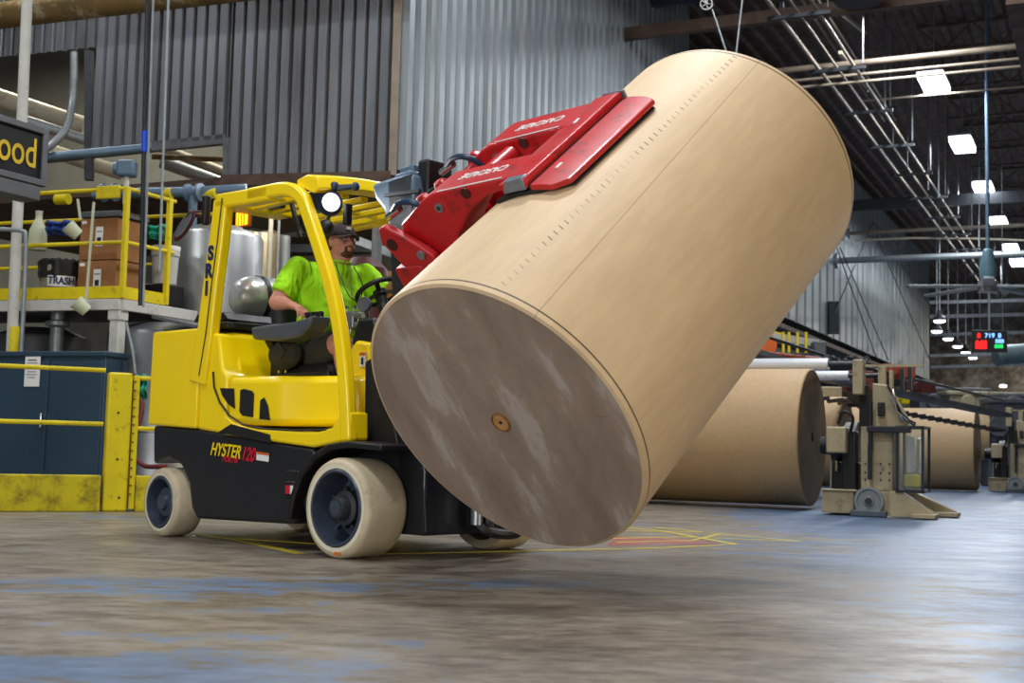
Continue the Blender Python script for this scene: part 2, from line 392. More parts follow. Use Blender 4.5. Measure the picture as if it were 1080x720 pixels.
def arc(c, r, a0, a1, n, u, v):
    return [V(c)+V(u)*(r*math.cos(math.radians(a0+(a1-a0)*i/n)))+V(v)*(r*math.sin(math.radians(a0+(a1-a0)*i/n))) for i in range(n+1)]
def bez(p, n=12):
    """Catmull-Rom through points"""
    p = [V(q) for q in p]; q = [p[0]*2-p[1]]+p+[p[-1]*2-p[-2]]; out = []
    for i in range(1, len(q)-2):
        for k in range(n):
            t = k/n; a, b, c, d = q[i-1:i+3]
            out.append(.5*((2*b)+(c-a)*t+(2*a-5*b+4*c-d)*t*t+(3*b-a-3*c+d)*t**3))
    out.append(p[-1]); return out

# ================================================================== THE BUILDING
structure('floor', MB().box((10, 33, -.05), (70, 90, .1)), 'floor')
ceil = MB()
CZ = 10.6
# folded roof deck: ribs run down the aisle
cv = []; cf = []
k = 0; t = -26.0
while t < 34:
    for dt, z in ((0, CZ), (.16, CZ), (.22, CZ-.07), (.36, CZ-.07), (.42, CZ)):
        for s_ in (-8, 78): p = ED*(t+dt)+WD*s_; cv.append((p.x, p.y, z))
    t += .42
for i in range(len(cv)//2-1): cf.append((2*i, 2*i+2, 2*i+3, 2*i+1))
ceil.add(cv, cf); structure('ceiling', ceil, 'roof_steel', smooth=False)
PC = W(415, 183, 15.0); NL = EL.cross(ZUP); NR = WD.cross(ZUP)
def wl(px, py): return onplane(px, py, PC, NL)
def wr(px, py): return onplane(px, py, PC, NR)
def corr(p0, p1, z0, z1, pitch, depth, nrm, prof):
    m = MB(); d = (p1-p0); L = math.hypot(d.x, d.y); d = V((d.x, d.y, 0)).normalized(); nrm = V(nrm); vs = []; fs = []; s_ = 0
    while s_ < L:
        for ds, h in ((0, 0), (prof[0], 0), (prof[1], depth), (prof[2], depth), (1.0, 0)):
            p = p0 + d*min(L, s_+ds*pitch)
            for z in (z0, z1): vs.append((p.x+nrm.x*h, p.y+nrm.y*h, z))
        s_ += pitch
    for i in range(len(vs)//2-1): fs.append((2*i, 2*i+2, 2*i+3, 2*i+1))
    return m.add(vs, fs)
NLc = -NL if NL.y > 0 else NL       # towards the camera
NRc = NR if NR.x > 0 else -NR
zt = CZ; LP = (.16, .26, .90)
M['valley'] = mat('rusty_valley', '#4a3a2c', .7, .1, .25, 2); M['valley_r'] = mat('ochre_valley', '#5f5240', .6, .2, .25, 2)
pA = PC-EL*.02; pB = wl(240, 190); pD = wl(96, 157); pE = pD-EL*9
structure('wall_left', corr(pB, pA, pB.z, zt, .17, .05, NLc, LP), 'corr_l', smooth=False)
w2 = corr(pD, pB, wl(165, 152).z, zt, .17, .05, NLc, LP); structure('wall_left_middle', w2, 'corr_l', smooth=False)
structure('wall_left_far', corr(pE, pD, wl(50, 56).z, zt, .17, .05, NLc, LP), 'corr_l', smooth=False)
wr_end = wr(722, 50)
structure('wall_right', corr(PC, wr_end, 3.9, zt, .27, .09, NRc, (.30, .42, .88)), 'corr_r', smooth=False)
sW = (wr_end-PC).dot(WD); P2 = PC+WD*(sW+6); P3 = wr(979, 300)
structure('wall_right_far', corr(P2, P3, 4.15, 9.7, 1.0, .04, NRc, (.12, .2, .92)), 'corr_f', smooth=False)
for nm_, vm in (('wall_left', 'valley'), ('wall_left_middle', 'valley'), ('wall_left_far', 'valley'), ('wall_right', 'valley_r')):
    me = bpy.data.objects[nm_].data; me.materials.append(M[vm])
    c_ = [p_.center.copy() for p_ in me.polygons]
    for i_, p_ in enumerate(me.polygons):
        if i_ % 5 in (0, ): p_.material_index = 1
# returns, soffit and what closes the space behind the walls
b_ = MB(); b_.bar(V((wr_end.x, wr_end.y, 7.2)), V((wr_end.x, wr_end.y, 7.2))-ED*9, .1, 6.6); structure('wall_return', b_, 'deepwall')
b_ = MB(); pp = V((P3.x, P3.y, 6.9)); b_.bar(pp, pp-ED*12, .12, 5.6); structure('wall_end_return', b_, 'corr_f')
b_ = MB(); q0 = PC+WD*.05; q1 = P3
b_.prism([(q0.x, q0.y, 3.86), (q1.x, q1.y, 3.86), (q1.x-ED.x*9, q1.y-ED.y*9, 3.86), (q0.x-ED.x*9, q0.y-ED.y*9, 3.86)], (0, 0, .12)); structure('ceiling_under_gallery', b_, 'roof_steel')
b_ = MB(); c0 = PC-NLc*5.5+EL*.25; c1 = PC-NLc*5.5-EL*16
b_.bar(V((c0.x, c0.y, 5.2)), V((c1.x, c1.y, 5.2)), .2, 10.6); structure('wall_back', b_, 'concrete')
b_ = MB(); p = wl(400, 190)-NLc*.1; b_.prism([p+V((0, 0, .02)), p+EL*.3-NLc*5.3, p-EL*5.4-NLc*5.3, p-EL*5.4], (0, 0, .12)); structure('ceiling_low', b_, 'roof_steel')
# far end of the hall
fe = V((0, 0, 0))+WD*72; b_ = MB(); a0 = P3+WD*16-ED*14; b_.bar(V((a0.x, a0.y, 5.3)), V((a0.x, a0.y, 5.3))+ED*60, .3, 10.8)
n = NT('far_wall_clutter'); v = n.coord(scale=(1, 1, 1)); br = n.t.nodes.new('ShaderNodeTexBrick'); n.link(n.coord(scale=(.35, .35, .9), rot=(PI/2, 0, 0)), br.inputs[0])
f = n.noise(v, .9, 8, .75); col = n.ramp(f, [(.32, hexc('#2a2420')), (.47, hexc('#6f6252')), (.6, hexc('#a29a8a')), (.72, hexc('#c9c9cc'))])
n.link(col, n.b.inputs['Base Color']); M['farwall'] = n.m
structure('wall_far', b_, 'farwall')
# side wall of the aisle, far right
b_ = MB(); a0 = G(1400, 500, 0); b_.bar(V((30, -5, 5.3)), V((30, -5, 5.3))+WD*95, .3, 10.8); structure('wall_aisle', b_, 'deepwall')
# trims: edge flashings
b_ = MB(); b_.bar(PC+V((0, 0, -.03))+NLc*.03, V((PC.x, PC.y, zt))+NLc*.03, .09, .09, (1, 0, 0)); structure('trim_1', b_, 'duct_tan')
b_ = MB(); b_.bar(wl(94, 54), wl(94, 190), .1, .1, (1, 0, 0)); structure('trim_2', b_, 'darkpipe')
b_ = MB(); b_.bar(wl(45, 167), wl(240, 147), .1, .12); structure('trim_3', b_, 'farsteel')
b_ = MB(); b_.bar(wl(240, 146), wl(240, 195), .1, .1, (1, 0, 0)); structure('trim_4', b_, 'farsteel')
b_ = MB(); b_.bar(wl(238, 192)+NLc*.05, PC+NLc*.05+V((0, 0, -.06)), .14, .14); structure('trim_5', b_, 'roof_steel')

# roof purlins, one by one down the hall
for i in range(17):
    s_ = 14+3.2*i; b_ = MB(); p = WD*s_; z = CZ-.42
    a0 = V((p.x, p.y, z))-ED*4+ED*(0 if s_ < 30 else 0); a1 = a0+ED*30
    b_.bar(a0+V((0, 0, .3)), a1+V((0, 0, .3)), .12, .06); b_.bar(a0-V((0, 0, .25)), a1-V((0, 0, .25)), .12, .05)
    k = 0
    while k < 30:
        b_.bar(a0+ED*k+V((0, 0, .3)), a0+ED*(k+.6)-V((0, 0, .25)), .03, .03); b_.bar(a0+ED*(k+.6)-V((0, 0, .25)), a0+ED*(k+1.2)+V((0, 0, .3)), .03, .03); k += 1.2
    structure('trim_%d' % (6+i), b_, 'roof_steel', smooth=False)
# main beam at the right running down the aisle, and its column
b_ = MB(); p0 = W(1048, -8, 17); b_.bar(p0+V((.3, 0, .1)), p0+WD*45+V((.3, 0, .1)), .25, .5); structure('trim_23', b_, 'roof_steel')

# ================================================================== CEILING SERVICES
def fixture(name, p, label, group, dome=False):
    t = thing(name, p, label, 'ceiling light', group)
    R = Matrix((ED, WD, ZUP)).transposed()
    b_ = MB(); b_.box(p+V((0, 0, .06)), (.56, 1.5, .08), R); b_.build('housing', 'steel', t, bev=.02)
    b_ = MB(); b_.box(p+V((0, 0, -.03)), (.50, 1.4, .14), R); b_.build('diffuser', 'lampwhite', t, bev=.02)
    b_ = MB(); b_.cyl(p+V((0, 0, .1)), p+V((0, 0, .4)), .12, .08); b_.build('ballast', 'galv', t)
    b_ = MB(); b_.cyl(p+V((0, 0, .4)), V((p.x, p.y, CZ)), .015, n=6); b_.build('rod', 'galv', t)
    return t
for i, q in enumerate([(985, 86), (1015, 151), (1037, 197), (1053, 233), (1066, 261), (1073, 276)]):
    p = L0 + WD*(LSTEP*i) if i < 5 else G(1074, 277, LAMPZ)
    p = G(q[0], q[1], LAMPZ)
    fixture('high_bay_light', p, ['large white high bay light nearest the paper roll', 'second high bay light in the aisle row', 'third high bay light in the aisle row, above the ceiling fan',
        'fourth high bay light in the aisle row', 'fifth high bay light in the aisle row, right above the fan blade', 'farthest high bay light at the right picture edge'][i], 'high bay lights in the aisle row')
for i, q in enumerate([(991, 338), (988, 349), (1000, 357), (1010, 365), (1018.5, 371.5), (1026, 377)]):
    p = W(q[0], q[1], 44+3.5*i); t = thing('dome_light', p, ['topmost and leftmost', 'second from the left', 'third from the left', 'fourth from the left', 'fifth from the left', 'lowest and rightmost'][i]+' small round lamp in the far row by the scoreboard' if i != 0 else 'topmost small round lamp in the far row by the scoreboard', 'ceiling light', 'small round lamps in the far row')
    t['label'] = ['topmost small round lamp in the far row left of the scoreboard', 'leftmost small round lamp in the far row left of the scoreboard', 'third small round lamp from the top in the far row', 'fourth small round lamp from the top in the far row', 'small far lamp just above the lowest one, under the scoreboard', 'lowest small round lamp in the far row under the scoreboard'][i]
    b_ = MB(); b_.lathe([(0, -.08), (.14, -.07), (.19, -.03), (.20, 0)], p, ZUP, 20); b_.build('diffuser', 'lampdome', t)
    b_ = MB(); b_.lathe([(.21, 0), (.20, .1), (.1, .2), (.08, .35), (0, .36)], p, ZUP, 20); b_.build('reflector', 'darkpipe', t)
    b_ = MB(); b_.cyl(p+V((0, 0, .34)), V((p.x, p.y, CZ)), .02, n=6); b_.build('rod', 'galv', t)

def pipe(name, pts, r, m, label, cat='pipe', group=None, clamps=0, n=10):
    o = MB().tube(pts, r, n).build(name, m); return tag(o, label, cat, group)
# pipes crossing the aisle (fixed on the wall, running across)
def across(q, L, back=0):
    p = wr(*q); return p-ED*back, p+ED*L
p0, p1 = across((655, 37), 14); b_ = MB().bar(p0, p1, .16, .2); o = b_.build('crossing_beam', 'roof_steel'); tag(o, 'dark steel beam crossing in front of the corrugated wall under the pulley', 'beam')
b_ = MB(); q = p0+(p1-p0)*.415; b_.box(q-V((0, .12, -.02)), (.3, .08, .2)).build('bracket', 'orange', o, bev=.02)['label'] = 'orange bracket'
b_ = MB(); [b_.cyl(p0+ED*s_+V((0, 0, .1)), p0+ED*s_+V((0, 0, .22)), .06) for s_ in (2.8,)]; b_.build('clamp', 'darkpipe', o)
P = W(790, 78, 24)
pipe('conduit', [P, P+ED*18], .055, 'duct_tan', 'thick pale conduit crossing the roof above the first high bay light', 'conduit', 'conduits crossing above the first light')
pipe('conduit', [P-V((0, 0, .22)), P+ED*18-V((0, 0, .22))], .028, 'duct_tan', 'thin pale conduit, middle one of three crossing above the first light', 'conduit', 'conduits crossing above the first light')
pipe('conduit', [P-V((0, 0, .36)), P+ED*18-V((0, 0, .36))], .028, 'duct_tan', 'lowest of three pale conduits crossing above the first light', 'conduit', 'conduits crossing above the first light')
P = W(905, 107, 27); pipe('conduit', [P, P+ED*7], .022, 'duct_tan', 'thin pale pipe running just under the first high bay light', 'conduit')
for q, L, r, m, lab in [((868, 219), 16, .16, 'roof_steel', 'dark thick beam crossing beside the right edge of the big roll'),
                        ((893, 246), 15, .065, 'duct_tan', 'pale pipe crossing in front of the far wall, upper of two'),
                        ((880, 275), 16, .10, 'galv', 'grey pipe crossing the far wall, just above the ceiling fan')]:
    p0, p1 = across(q, L)
    if m == 'roof_steel': tag(MB().bar(p0, p1, .2, .32).build('crossing_beam', 'darkpipe'), lab, 'beam')
    else:
        o = pipe('crossing_pipe', [p0, p1], r, m, lab); b_ = MB(); b_.cyl(p0, p0+ED*.12, r*2.4); b_.build('flange', 'galv', o)
p0, p1 = across((893, 254), 15); pipe('crossing_pipe', [p0+ED*.3]+[p0+ED*s_+V((0, 0, .25*math.sin(s_*.9) if 3 < s_ < 8 else 0)) for s_ in (2, 4, 5.5, 7, 10)]+[p1], .035, 'palepipe', 'thin bent pipe under the upper pale pipe at the far wall')
# conduit rack running down the aisle towards the vanishing point
tr = thing('conduit_rack', G(805, -6, 7.6), 'long rack of three pale conduits running down the aisle from the top edge', 'conduit rack')
A0 = G(803, -8, 7.6); A1 = A0+WD*40
for off, r in ((0, .036), (.32, .022), (.62, .03)):
    MB().tube([A0+ED*off, A1+ED*off], r, 8).build('conduit', 'duct_tan', tr)
for i in range(13): 
    q = A0+WD*(1+3.1*i); MB().bar(q-ED*.15-V((0, 0, .08)), q+ED*.85-V((0, 0, .08)), .06, .06).build('bracket', 'darkpipe', tr)
    MB().cyl(q+ED*.8, V((q.x+ED.x*.8, q.y+ED.y*.8, CZ-.2)), .012, n=5).build('rod', 'galv', tr)
tr = thing('conduit_rack', G(845, -6, 8.6), 'short pair of pale conduits beside the long rack near the top edge', 'conduit rack')
A0 = G(842, -6, 8.4)
for off in (0, .25): MB().tube([A0+ED*off, A0+ED*off+WD*9], .025, 8).build('conduit', 'duct_tan', tr)
# hanging rods and drop pipes
hang = [(885, 55, 24), (915, 97, 25), (887, 10, 23), (942, 155, 29), (957, 178, 30), (979, 200, 33), (1025, 243, 34), (990, 208, 33), (933, 120, 27), (1000, 230, 36)]
for i, (px, py, Y) in enumerate(hang):
    p = W(px, py, Y)
    tag(MB().cyl(p, V((p.x, p.y, CZ-.1)), .016, n=6).build('hanging_rod', 'farsteel'), 'thin grey rod hanging from the dark roof among the conduits', 'rod', 'thin rods hanging from the roof')
for i, (a, b, Y, lab) in enumerate([((883, 10), (913, 35), 22, 'short pale rail hanging at a slant near the top edge'), ((886, 55), (917, 95), 23, 'short pale slanting rail below the three crossing conduits')]):
    tag(MB().bar(W(*a, Y), W(*b, Y+2.5), .06, .06).build('slanting_rail', 'palepipe'), lab, 'rail')
# pulley with its two ropes
p = W(745, 4, 17.5); t = thing('pulley', p, 'small white spoked pulley wheel above the top of the big roll', 'pulley')
b_ = MB(); b_.lathe([(.075, -.015), (.09, -.015), (.08, 0), (.09, .015), (.075, .015)], p, (0.2, 1, 0), 24, True)
for k in range(5):
    a = 2*PI*k/5; b_.bar(p, p+V((math.cos(a)*.078, 0, math.sin(a)*.078)), .012, .018, (0, 1, 0))
b_.build('wheel', 'white', t); MB().cyl(p+V((0, -.04, 0)), p+V((0, .05, 0)), .015, n=8).build('axle', 'steel', t); MB().bar(p+V((0, .05, 0)), p+V((0, .05, 3.9)), .03, .03, (1, 0, 0)).build('hanger', 'steel', t)
for (a, b, Y, lab) in [((751, 10), (771, 70), 17.5, 'pale rope running down from the pulley behind the roll'), ((784, -10), (776, 60), 16, 'straight pale rope dropping behind the rim of the big roll')]:
    q = W(*b, Y); tag(MB().tube([W(*a, Y), q, V((q.x, q.y, 5.0))], .012, 6).build('hoist_rope', 'rope'), lab, 'rope')
# large ducts at the top edge
p = W(905, 2, 19); tag(MB().lathe([(0, 0), (.35, 0), (.38, .05), (.38, .5), (0, .5)], p, ZUP, 32).build('round_duct_end', 'black'), 'dark round duct end at the top edge above the conduits', 'duct')
p = W(835, 12, 22); tag(MB().tube([p-ED*6+V((0, 0, .9)), p+ED*9+V((0, 0, .9))], .5, 24).build('round_duct', mat('duct_dark_blue', '#20283a', .5, .3)), 'large dark blue round duct along the top edge of the roof', 'duct')
# guy wires on the far wall
wires = [((866, 330), (908, 235)), ((868, 262), (912, 378)), ((872, 262), (925, 380)), ((908, 235), (980, 335)), ((912, 250), (980, 400)), ((908, 235), (935, 258))]
for i, (a, b) in enumerate(wires):
    tag(MB().tube([wr(*a)+NRc*.4, wr(*b)+NRc*.4], .02, 5).build('guy_wire', 'darkpipe'), ['dark wire rising along the right rim of the roll to the wall anchor', 'left of two dark wires slanting down to the machine top', 'right of two dark wires slanting down to the machine top', 'dark wire slanting from the wall anchor to the wall end', 'steepest dark wire running down to the lower wall end', 'short dark wire at the wall anchor'][i], 'wire')
p = wr(872, 350); MB_ = MB().bar(V((p.x, p.y, 4.2))+NRc*.2, wr(872, 318)+NRc*.2, .16, .3, (1, 0, 0)); tag(MB_.build('wall_conduit_box', 'darkpipe'), 'narrow dark vertical box on the pale far wall', 'conduit box')

# ceiling fan
p = W(1042, 302, 26); t = thing('ceiling_fan', p, 'huge ceiling fan with long grey blades at the right side', 'ceiling fan')
MB().cyl(p+V((0, 0, -.12)), p+V((0, 0, .1)), .2).build('hub', 'galv', t)
MB().lathe([(0, .1), (.14, .12), (.17, .4), (.1, .75), (0, .8)], p, ZUP, 20).build('motor', mat('motor_blue', '#5d7f8c', .5), t)
MB().cyl(p+V((0, 0, .7)), V((p.x, p.y, CZ-.1)), .04, n=10).build('down_rod', 'mastblue', t)
for k, a in enumerate((180, 250, 340, 35, 118)):
    d_ = V((math.cos(math.radians(a)), math.sin(math.radians(a)), 0)); MB().bar(p+d_*.15, p+d_*1.65-V((0, 0, .04)), .2, .05).build('blade', 'galv', t, bev=.01)
# hanging scoreboard
p = W(1043.5, 360, 30); t = thing('scoreboard', p, 'black hanging display with red, blue and green digits', 'scoreboard')
R = Matrix(((.97, .24, 0), (-.24, .97, 0), (0, 0, 1)))
MB().box(p, (.78, .12, .52), R).build('case', 'signblack', t, bev=.01)
MB().cyl(p+V((0, 0, .25)), V((p.x, p.y, CZ-.2)), .02, n=6).build('rod', 'galv', t)
xr = R @ V((1, 0, 0)); fr = p - (R @ V((0, 1, 0)))*.065
for s_, dx, dz, sz, m in (('8', -.24, .13, .16, 'led_red'), ('719', 0, .13, .15, 'led_blue'), ('8', .22, .13, .15, 'led_blue'), ('8:88', -.19, -.04, .15, 'led_red'), ('888', .22, .0, .13, 'led_blue'), ('8888', -.19, -.14, .13, 'led_red'), ('888', .2, -.12, .13, 'led_green')):
    text(s_, fr+xr*dx+V((0, 0, dz)), xr, ZUP, sz, m, t, 'digits', bold=.001)

# ================================================================== UNWIND STANDS, FAR ROLLS
def frame(o, x, y=None):
    y = y or ZUP.cross(x); return Matrix(((x.x, y.x, 0, o.x), (x.y, y.y, 0, o.y), (0, 0, 1, o.z), (0, 0, 0, 1)))
def far_roll(name, fc, R, L, label, core=True):
    """horizontal roll; fc = centre of its right end face, body runs back along -ED"""
    Mx = frame(fc, ED); t = thing(name, fc, label, 'paper roll')
    m = MB(); m.lathe([(R-.012, 0), (R, -.012), (R, -L), (0, -L)], fc, ED, 96); m.build('paper', 'kraft2', t, angle=30)
    m = MB(); m.lathe([(.06, -.004), (R-.012, 0)], fc, ED, 64); m.lathe([(.06, -.004), (.06, -.2), (0, -.2)], fc, ED, 32); m.build('end_face', 'kraftend', t)
    return t
fc1 = W(857, 461, 15.0)
far_roll('standing_roll', fc1, .80, 3.0, 'large kraft paper roll mounted in the unwind stand behind the big tilted roll')
fc2 = W(1031, 474, 24.6)
far_roll('standing_roll', fc2, .785, 4.2, 'dark kraft paper roll in the second unwind stand at the right')
fc3 = W(893, 462, 19.3); far_roll('standing_roll', fc3, .62, 2.4, 'small kraft roll end seen behind the drive of the nearer unwind stand')
fc4 = W(1046, 458, 30.0); far_roll('standing_roll', fc4, .6, 2.4, 'small kraft roll behind the second unwind stand at the right')
# ink marks on the roll
mk = MB(); 
for (a, b) in (((751, 448), (759, 447)), ((768, 448), (775, 450))):
    p, q = W(*a, 14.45), W(*b, 14.4)
def unwind_stand(o, sc, label, detail=True):
    T0 = frame(o, ED, WD) @ Matrix.Scale(sc, 4); T = T0 @ Matrix.Diagonal((.8, 1, .93, 1)); t = thing('unwind_stand', o, label, 'machine', mtx=frame(o, ED, WD))
    def B(*bs): 
        m = MB(T)
        for c, d in bs: m.box(c, d)
        return m
    # base: beam, wheel box
    B(((-.22, .35, .155), (.42, .7, .26)), ((-.2, .0, .29), (.46, .06, .02))).build('base_beam', 'beige', t, bev=.01)
    m = MB(T); m.prism([(.02, 0, .02), (.5, 0, .02), (.5, 0, .29), (.02, 0, .29)], (0, .08, 0)); m.build('wheel_plate', 'beige', t, bev=.008)
    m = MB(T0); m.lathe([(0, -.05), (.05, -.05), (.06, -.03), (.115, -.03), (.125, -.05), (.15, -.05), (.15, .05), (0, .05)], (.16, -.02, .165), (0, 1, 0), 36); w_ = m.build('wheel', 'galv', t)
    MB(T0).cyl((.16, -.1, .165), (.16, -.05, .165), .035, n=12).build('axle_cap', 'hub', w_)
    B(((.2, -.06, .04), (.46, .1, .07))).build('wheel_guard', mat('guard_blue_grey', '#4a5560', .5), t, bev=.01)
    # two wedge feet
    for y0, x1 in ((-.05, 1.02), (.62, 1.2)):
        m = MB(T); m.prism([(.46, y0, .01), (x1, y0, .01), (x1, y0, .07), (.60, y0, .30), (.46, y0, .30)], (0, .16, 0)); m.build('wedge_foot', 'beige', t, bev=.01)
        MB(T).box((x1-.12, y0+.06, .035), (.3, .34, .05)).build('foot_plate', 'beige', t, bev=.008)
    # column
    m = MB(T); m.prism([(.08, 0, .29), (.50, 0, .29), (.50, 0, 1.02), (.08, 0, 1.02)], (0, .5, 0)); cx = m.build('column', 'beige', t, bev=.015)
    for bx in (.14, .34, .45):
        for bz in (.42, .5, .60): MB(T).cyl((bx, -.012, bz), (bx, .002, bz), .012, n=8).build('bolt_head', 'hub', cx)
    m = MB(T); m.prism([(.22, .05, 1.0), (.70, .05, 1.0), (.66, .05, 1.10), (.40, .05, 1.50), (.22, .05, 1.52)], (0, .3, 0)); m.build('gusset', 'beige', t, bev=.015)
    B(((.34, .03, 1.22), (.09, .04, .16))).build('control_box', 'black', t, bev=.01)
    B(((.11, .1, 1.22), (.12, .14, .55))).build('slide_post', 'black', t, bev=.01)
    B(((.06, -.02, 1.58), (.14, .16, .40))).build('top_box', 'beige', t, bev=.012)
    m = MB(T); m.tube([(.22, -.06, 1.3), (.22, -.06, .75)], .03, 10); m.box((.21, -.05, .62), (.05, .05, .4)); m.build('air_cylinder', 'darkpipe', t)
    B(((.45, -.03, .99), (.55, .14, .07))).build('shelf', 'darkpipe', t, bev=.008)
    # chuck, brake and its beige cover
    cz = 1.06 - .18
    m = MB(T); m.lathe([(0, -.45), (.1, -.45), (.12, -.3), (.22, -.28), (.22, -.12), (.28, -.1), (.28, .06), (0, .06)], (-.1, .45, .80), (1, 0, 0), 36); m.build('chuck', 'black', t)
    B(((-.08, .12, .62), (.18, .22, .7)), ((-.15, .25, .45), (.34, .3, .32))).build('brake_housing', 'black', t, bev=.02)
    B(((-.22, .0, .86), (.26, .22, .30))).build('drive_cover', 'beige', t, bev=.02)
    MB(T).tube(bez([(-.05, -.02, .95), (.0, -.1, 1.12), (-.12, -.1, 1.18), (-.22, .0, 1.05)], 6), .02, 8).build('hose', 'rubber', t)
    MB(T).cyl((-.25, .1, .62), (-.25, .1, .5), .03, n=12).build('fitting', 'chrome', t)
    MB(T).bar((-.32, .05, .3), (-.32, .05, .62), .02, .02).build('stay', 'steel', t)
    # guarded cage
    m = MB(T)
    for x, y in ((.56, -.05), (.88, -.05), (.56, .45), (.88, .45)): m.box((x, y, .66), (.035, .035, .74))
    for z in (.30, 1.02):
        m.box((.72, -.05, z), (.36, .035, .03)); m.box((.72, .45, z), (.36, .035, .03)); m.box((.56, .2, z), (.03, .5, .03)); m.box((.88, .2, z), (.03, .5, .03))
    m.build('guard_frame', 'darkpipe', t)
    MB(T).box((.72, -.055, .66), (.30, .01, .68)).build('clear_panel', 'glass', t)
    B(((.70, .12, .72), (.09, .1, .42)),).build('white_cylinder', 'label', t, bev=.02); B(((.80, .2, .68), (.07, .08, .45)),).build('grey_cylinder', 'steel', t, bev=.02); B(((.72, .15, .42), (.2, .12, .14)),).build('yellow_valve', 'rail_yellow', t, bev=.02)
    # top linkage and rails
    m = MB(T); m.tube([(.42, 0, 1.48), (.62, 0, 1.12), (.78, 0, 1.05)], .025, 8); m.tube([(.5, -.04, 1.44), (.56, -.04, 1.2), (.7, -.04, 1.1)], .018, 8); m.build('linkage', 'chrome', t)
    for x, h in ((.30, 1.72), (.42, 1.68), (.56, 1.70), (.66, 1.72)):
        MB(T).box((x, .3, (1.45+h)/2), (.05 if x > .4 else .1, .08, h-1.45)).build('upright', 'beige' if x < .5 else 'darkpipe', t, bev=.006)
    MB(T).box((.45, .3, 1.735), (.75, .06, .03)).build('top_rail', 'beige', t)
    return t
st = unwind_stand(G(901, 544, 0), 1.0, 'beige unwind stand with a small steel wheel beside the mounted roll')
st2 = unwind_stand(G(1062, 519, 0), .98, 'second smaller unwind stand in the distance, cut by the right picture edge')
st2_dark = None
# long web rollers
def roller(px0, px1, py, Y, r, label):
    p1_ = W(px1, py, Y); L = 3.4; t = thing('web_roller', p1_, label, 'roller', 'steel web rollers above the mounted roll')
    MB().cyl(p1_, p1_-ED*L, r, n=28).build('shell', 'rollwhite', t)
    MB().cyl(p1_, p1_+ED*.45, r*.5, n=16).build('journal', 'darkpipe', t)
    return t
roller(780, 874, 384, 15.6, .075, 'upper shiny steel roller above the mounted paper roll')
roller(780, 895, 396, 16.0, .06, 'lower grey steel roller above the mounted paper roll')
# chain run above the rollers
c0 = W(874, 383, 15.7)+V((0, 0, .04)); b_ = MB(); 
for i in range(14): b_.lathe([(.02, -.012), (.04, -.012), (.04, .012), (.02, .012)], c0+ED*(.035*i)+V((0, 0, .03*math.sin(i))), (0, 1, 0) if i % 2 else (1, 0, 1), 10, True)
tag(b_.build('drive_chain', 'hub'), 'dark chain over the journal of the upper steel roller', 'chain')
# inclined conveyor bridges behind the stands
def inclined(name, a, Ya, b, Yb, h, label, m='farsteel'):
    pa, pb = W(*a, Ya), W(*b, Yb); t = thing(name, pb, label, 'bridge')
    MB().bar(pa, pb, .3, h*.7).build('truss', m, t); sd = (pb-pa); n_ = int(sd.length/.35)
    MB().tube([pa+V((0, 0, .28)), pb+V((0, 0, .28))], .025, 6).build('handrail', 'darkpipe', t)
    m_ = MB(); 
    for i in range(n_): q = pa+sd*(i/n_); m_.cyl(q-V((0, 0, .3))+V((0, -.3, 0)), q-V((0, 0, .3))+V((0, .3, 0)), .028, n=8)
    m_.build('idler_rollers', 'darkpipe', t); return t
inclined('inclined_bridge', (790, 370), 17.5, (905, 407), 18.5, .10, 'dark inclined walkway rail behind the steel rollers')
inclined('inclined_bridge', (868, 398), 18.0, (1060, 438), 24.0, .10, 'long dark inclined bridge leading over the second mounted roll')
# yellow railed gallery under the pale wall
t = thing('yellow_gallery', W(830, 372, 22), 'yellow railed machine gallery under the pale wall left of the rollers', 'machine gallery')
for i, px in enumerate((812, 826, 832, 841, 850)):
    MB().bar(W(px, 372, 21), W(px, 350, 21), .04, .04, (1, 0, 0)).build('post', 'rail_yellow', t)
MB().bar(W(805, 347, 21), W(855, 363, 22), .05, .05).build('top_rail', 'rail_yellow', t)
MB().bar(W(800, 354, 21), W(856, 362, 22), .3, .12).build('white_beam', 'white', t)
MB().bar(W(800, 366, 21), W(856, 376, 22), .3, .05).build('lower_beam', 'steel', t)
MB().box(W(863, 369, 21.5), (.2, .3, .28)).build('cabinet_box', 'farsteel', t, bev=.02)
MB().tube([W(795, 372, 20.5), W(835, 377, 21), W(868, 380, 21)], .06, 10).build('red_pipe', mat('rust_red', '#7a3217', .6), t)
MB().lathe([(0, -.12), (.2, -.12), (.2, .12), (0, .12)], W(805, 364, 21), (0, 1, 0), 20).build('motor', 'orange', t)
# orange and rust machinery between stands
for i, (px, py, Y, s_, m, lab) in enumerate([(868, 425, 20, (.5, .4, .5), 'beige', 'beige machine box behind the mounted roll end'), (945, 392, 20, (.5, .4, .22), mat('rust_orange', '#8f3d1c', .7), 'rust orange machine part behind the uprights of the unwind stand'), (905, 402, 19, (.4, .3, .3), mat('rust', '#6a2d18', .7), 'rust red machine part left of the unwind stand post'), (968, 408, 26, (.6, .4, .25), 'darkred', 'dark red machine part right of the unwind stand'), (950, 419, 21, (.25, .2, .22), 'rail_yellow', 'small yellow warning block above the clear cage')]):
    m_ = MB(); p = W(px, py, Y); m_.box(p, s_); m_.cyl(p+V((-.1, -s_[1]/2-.06, 0)), p+V((-.1, 0, 0)), min(s_)*.35)
    tag(m_.build('machine_part', m, bev=.02), lab, 'machine part')
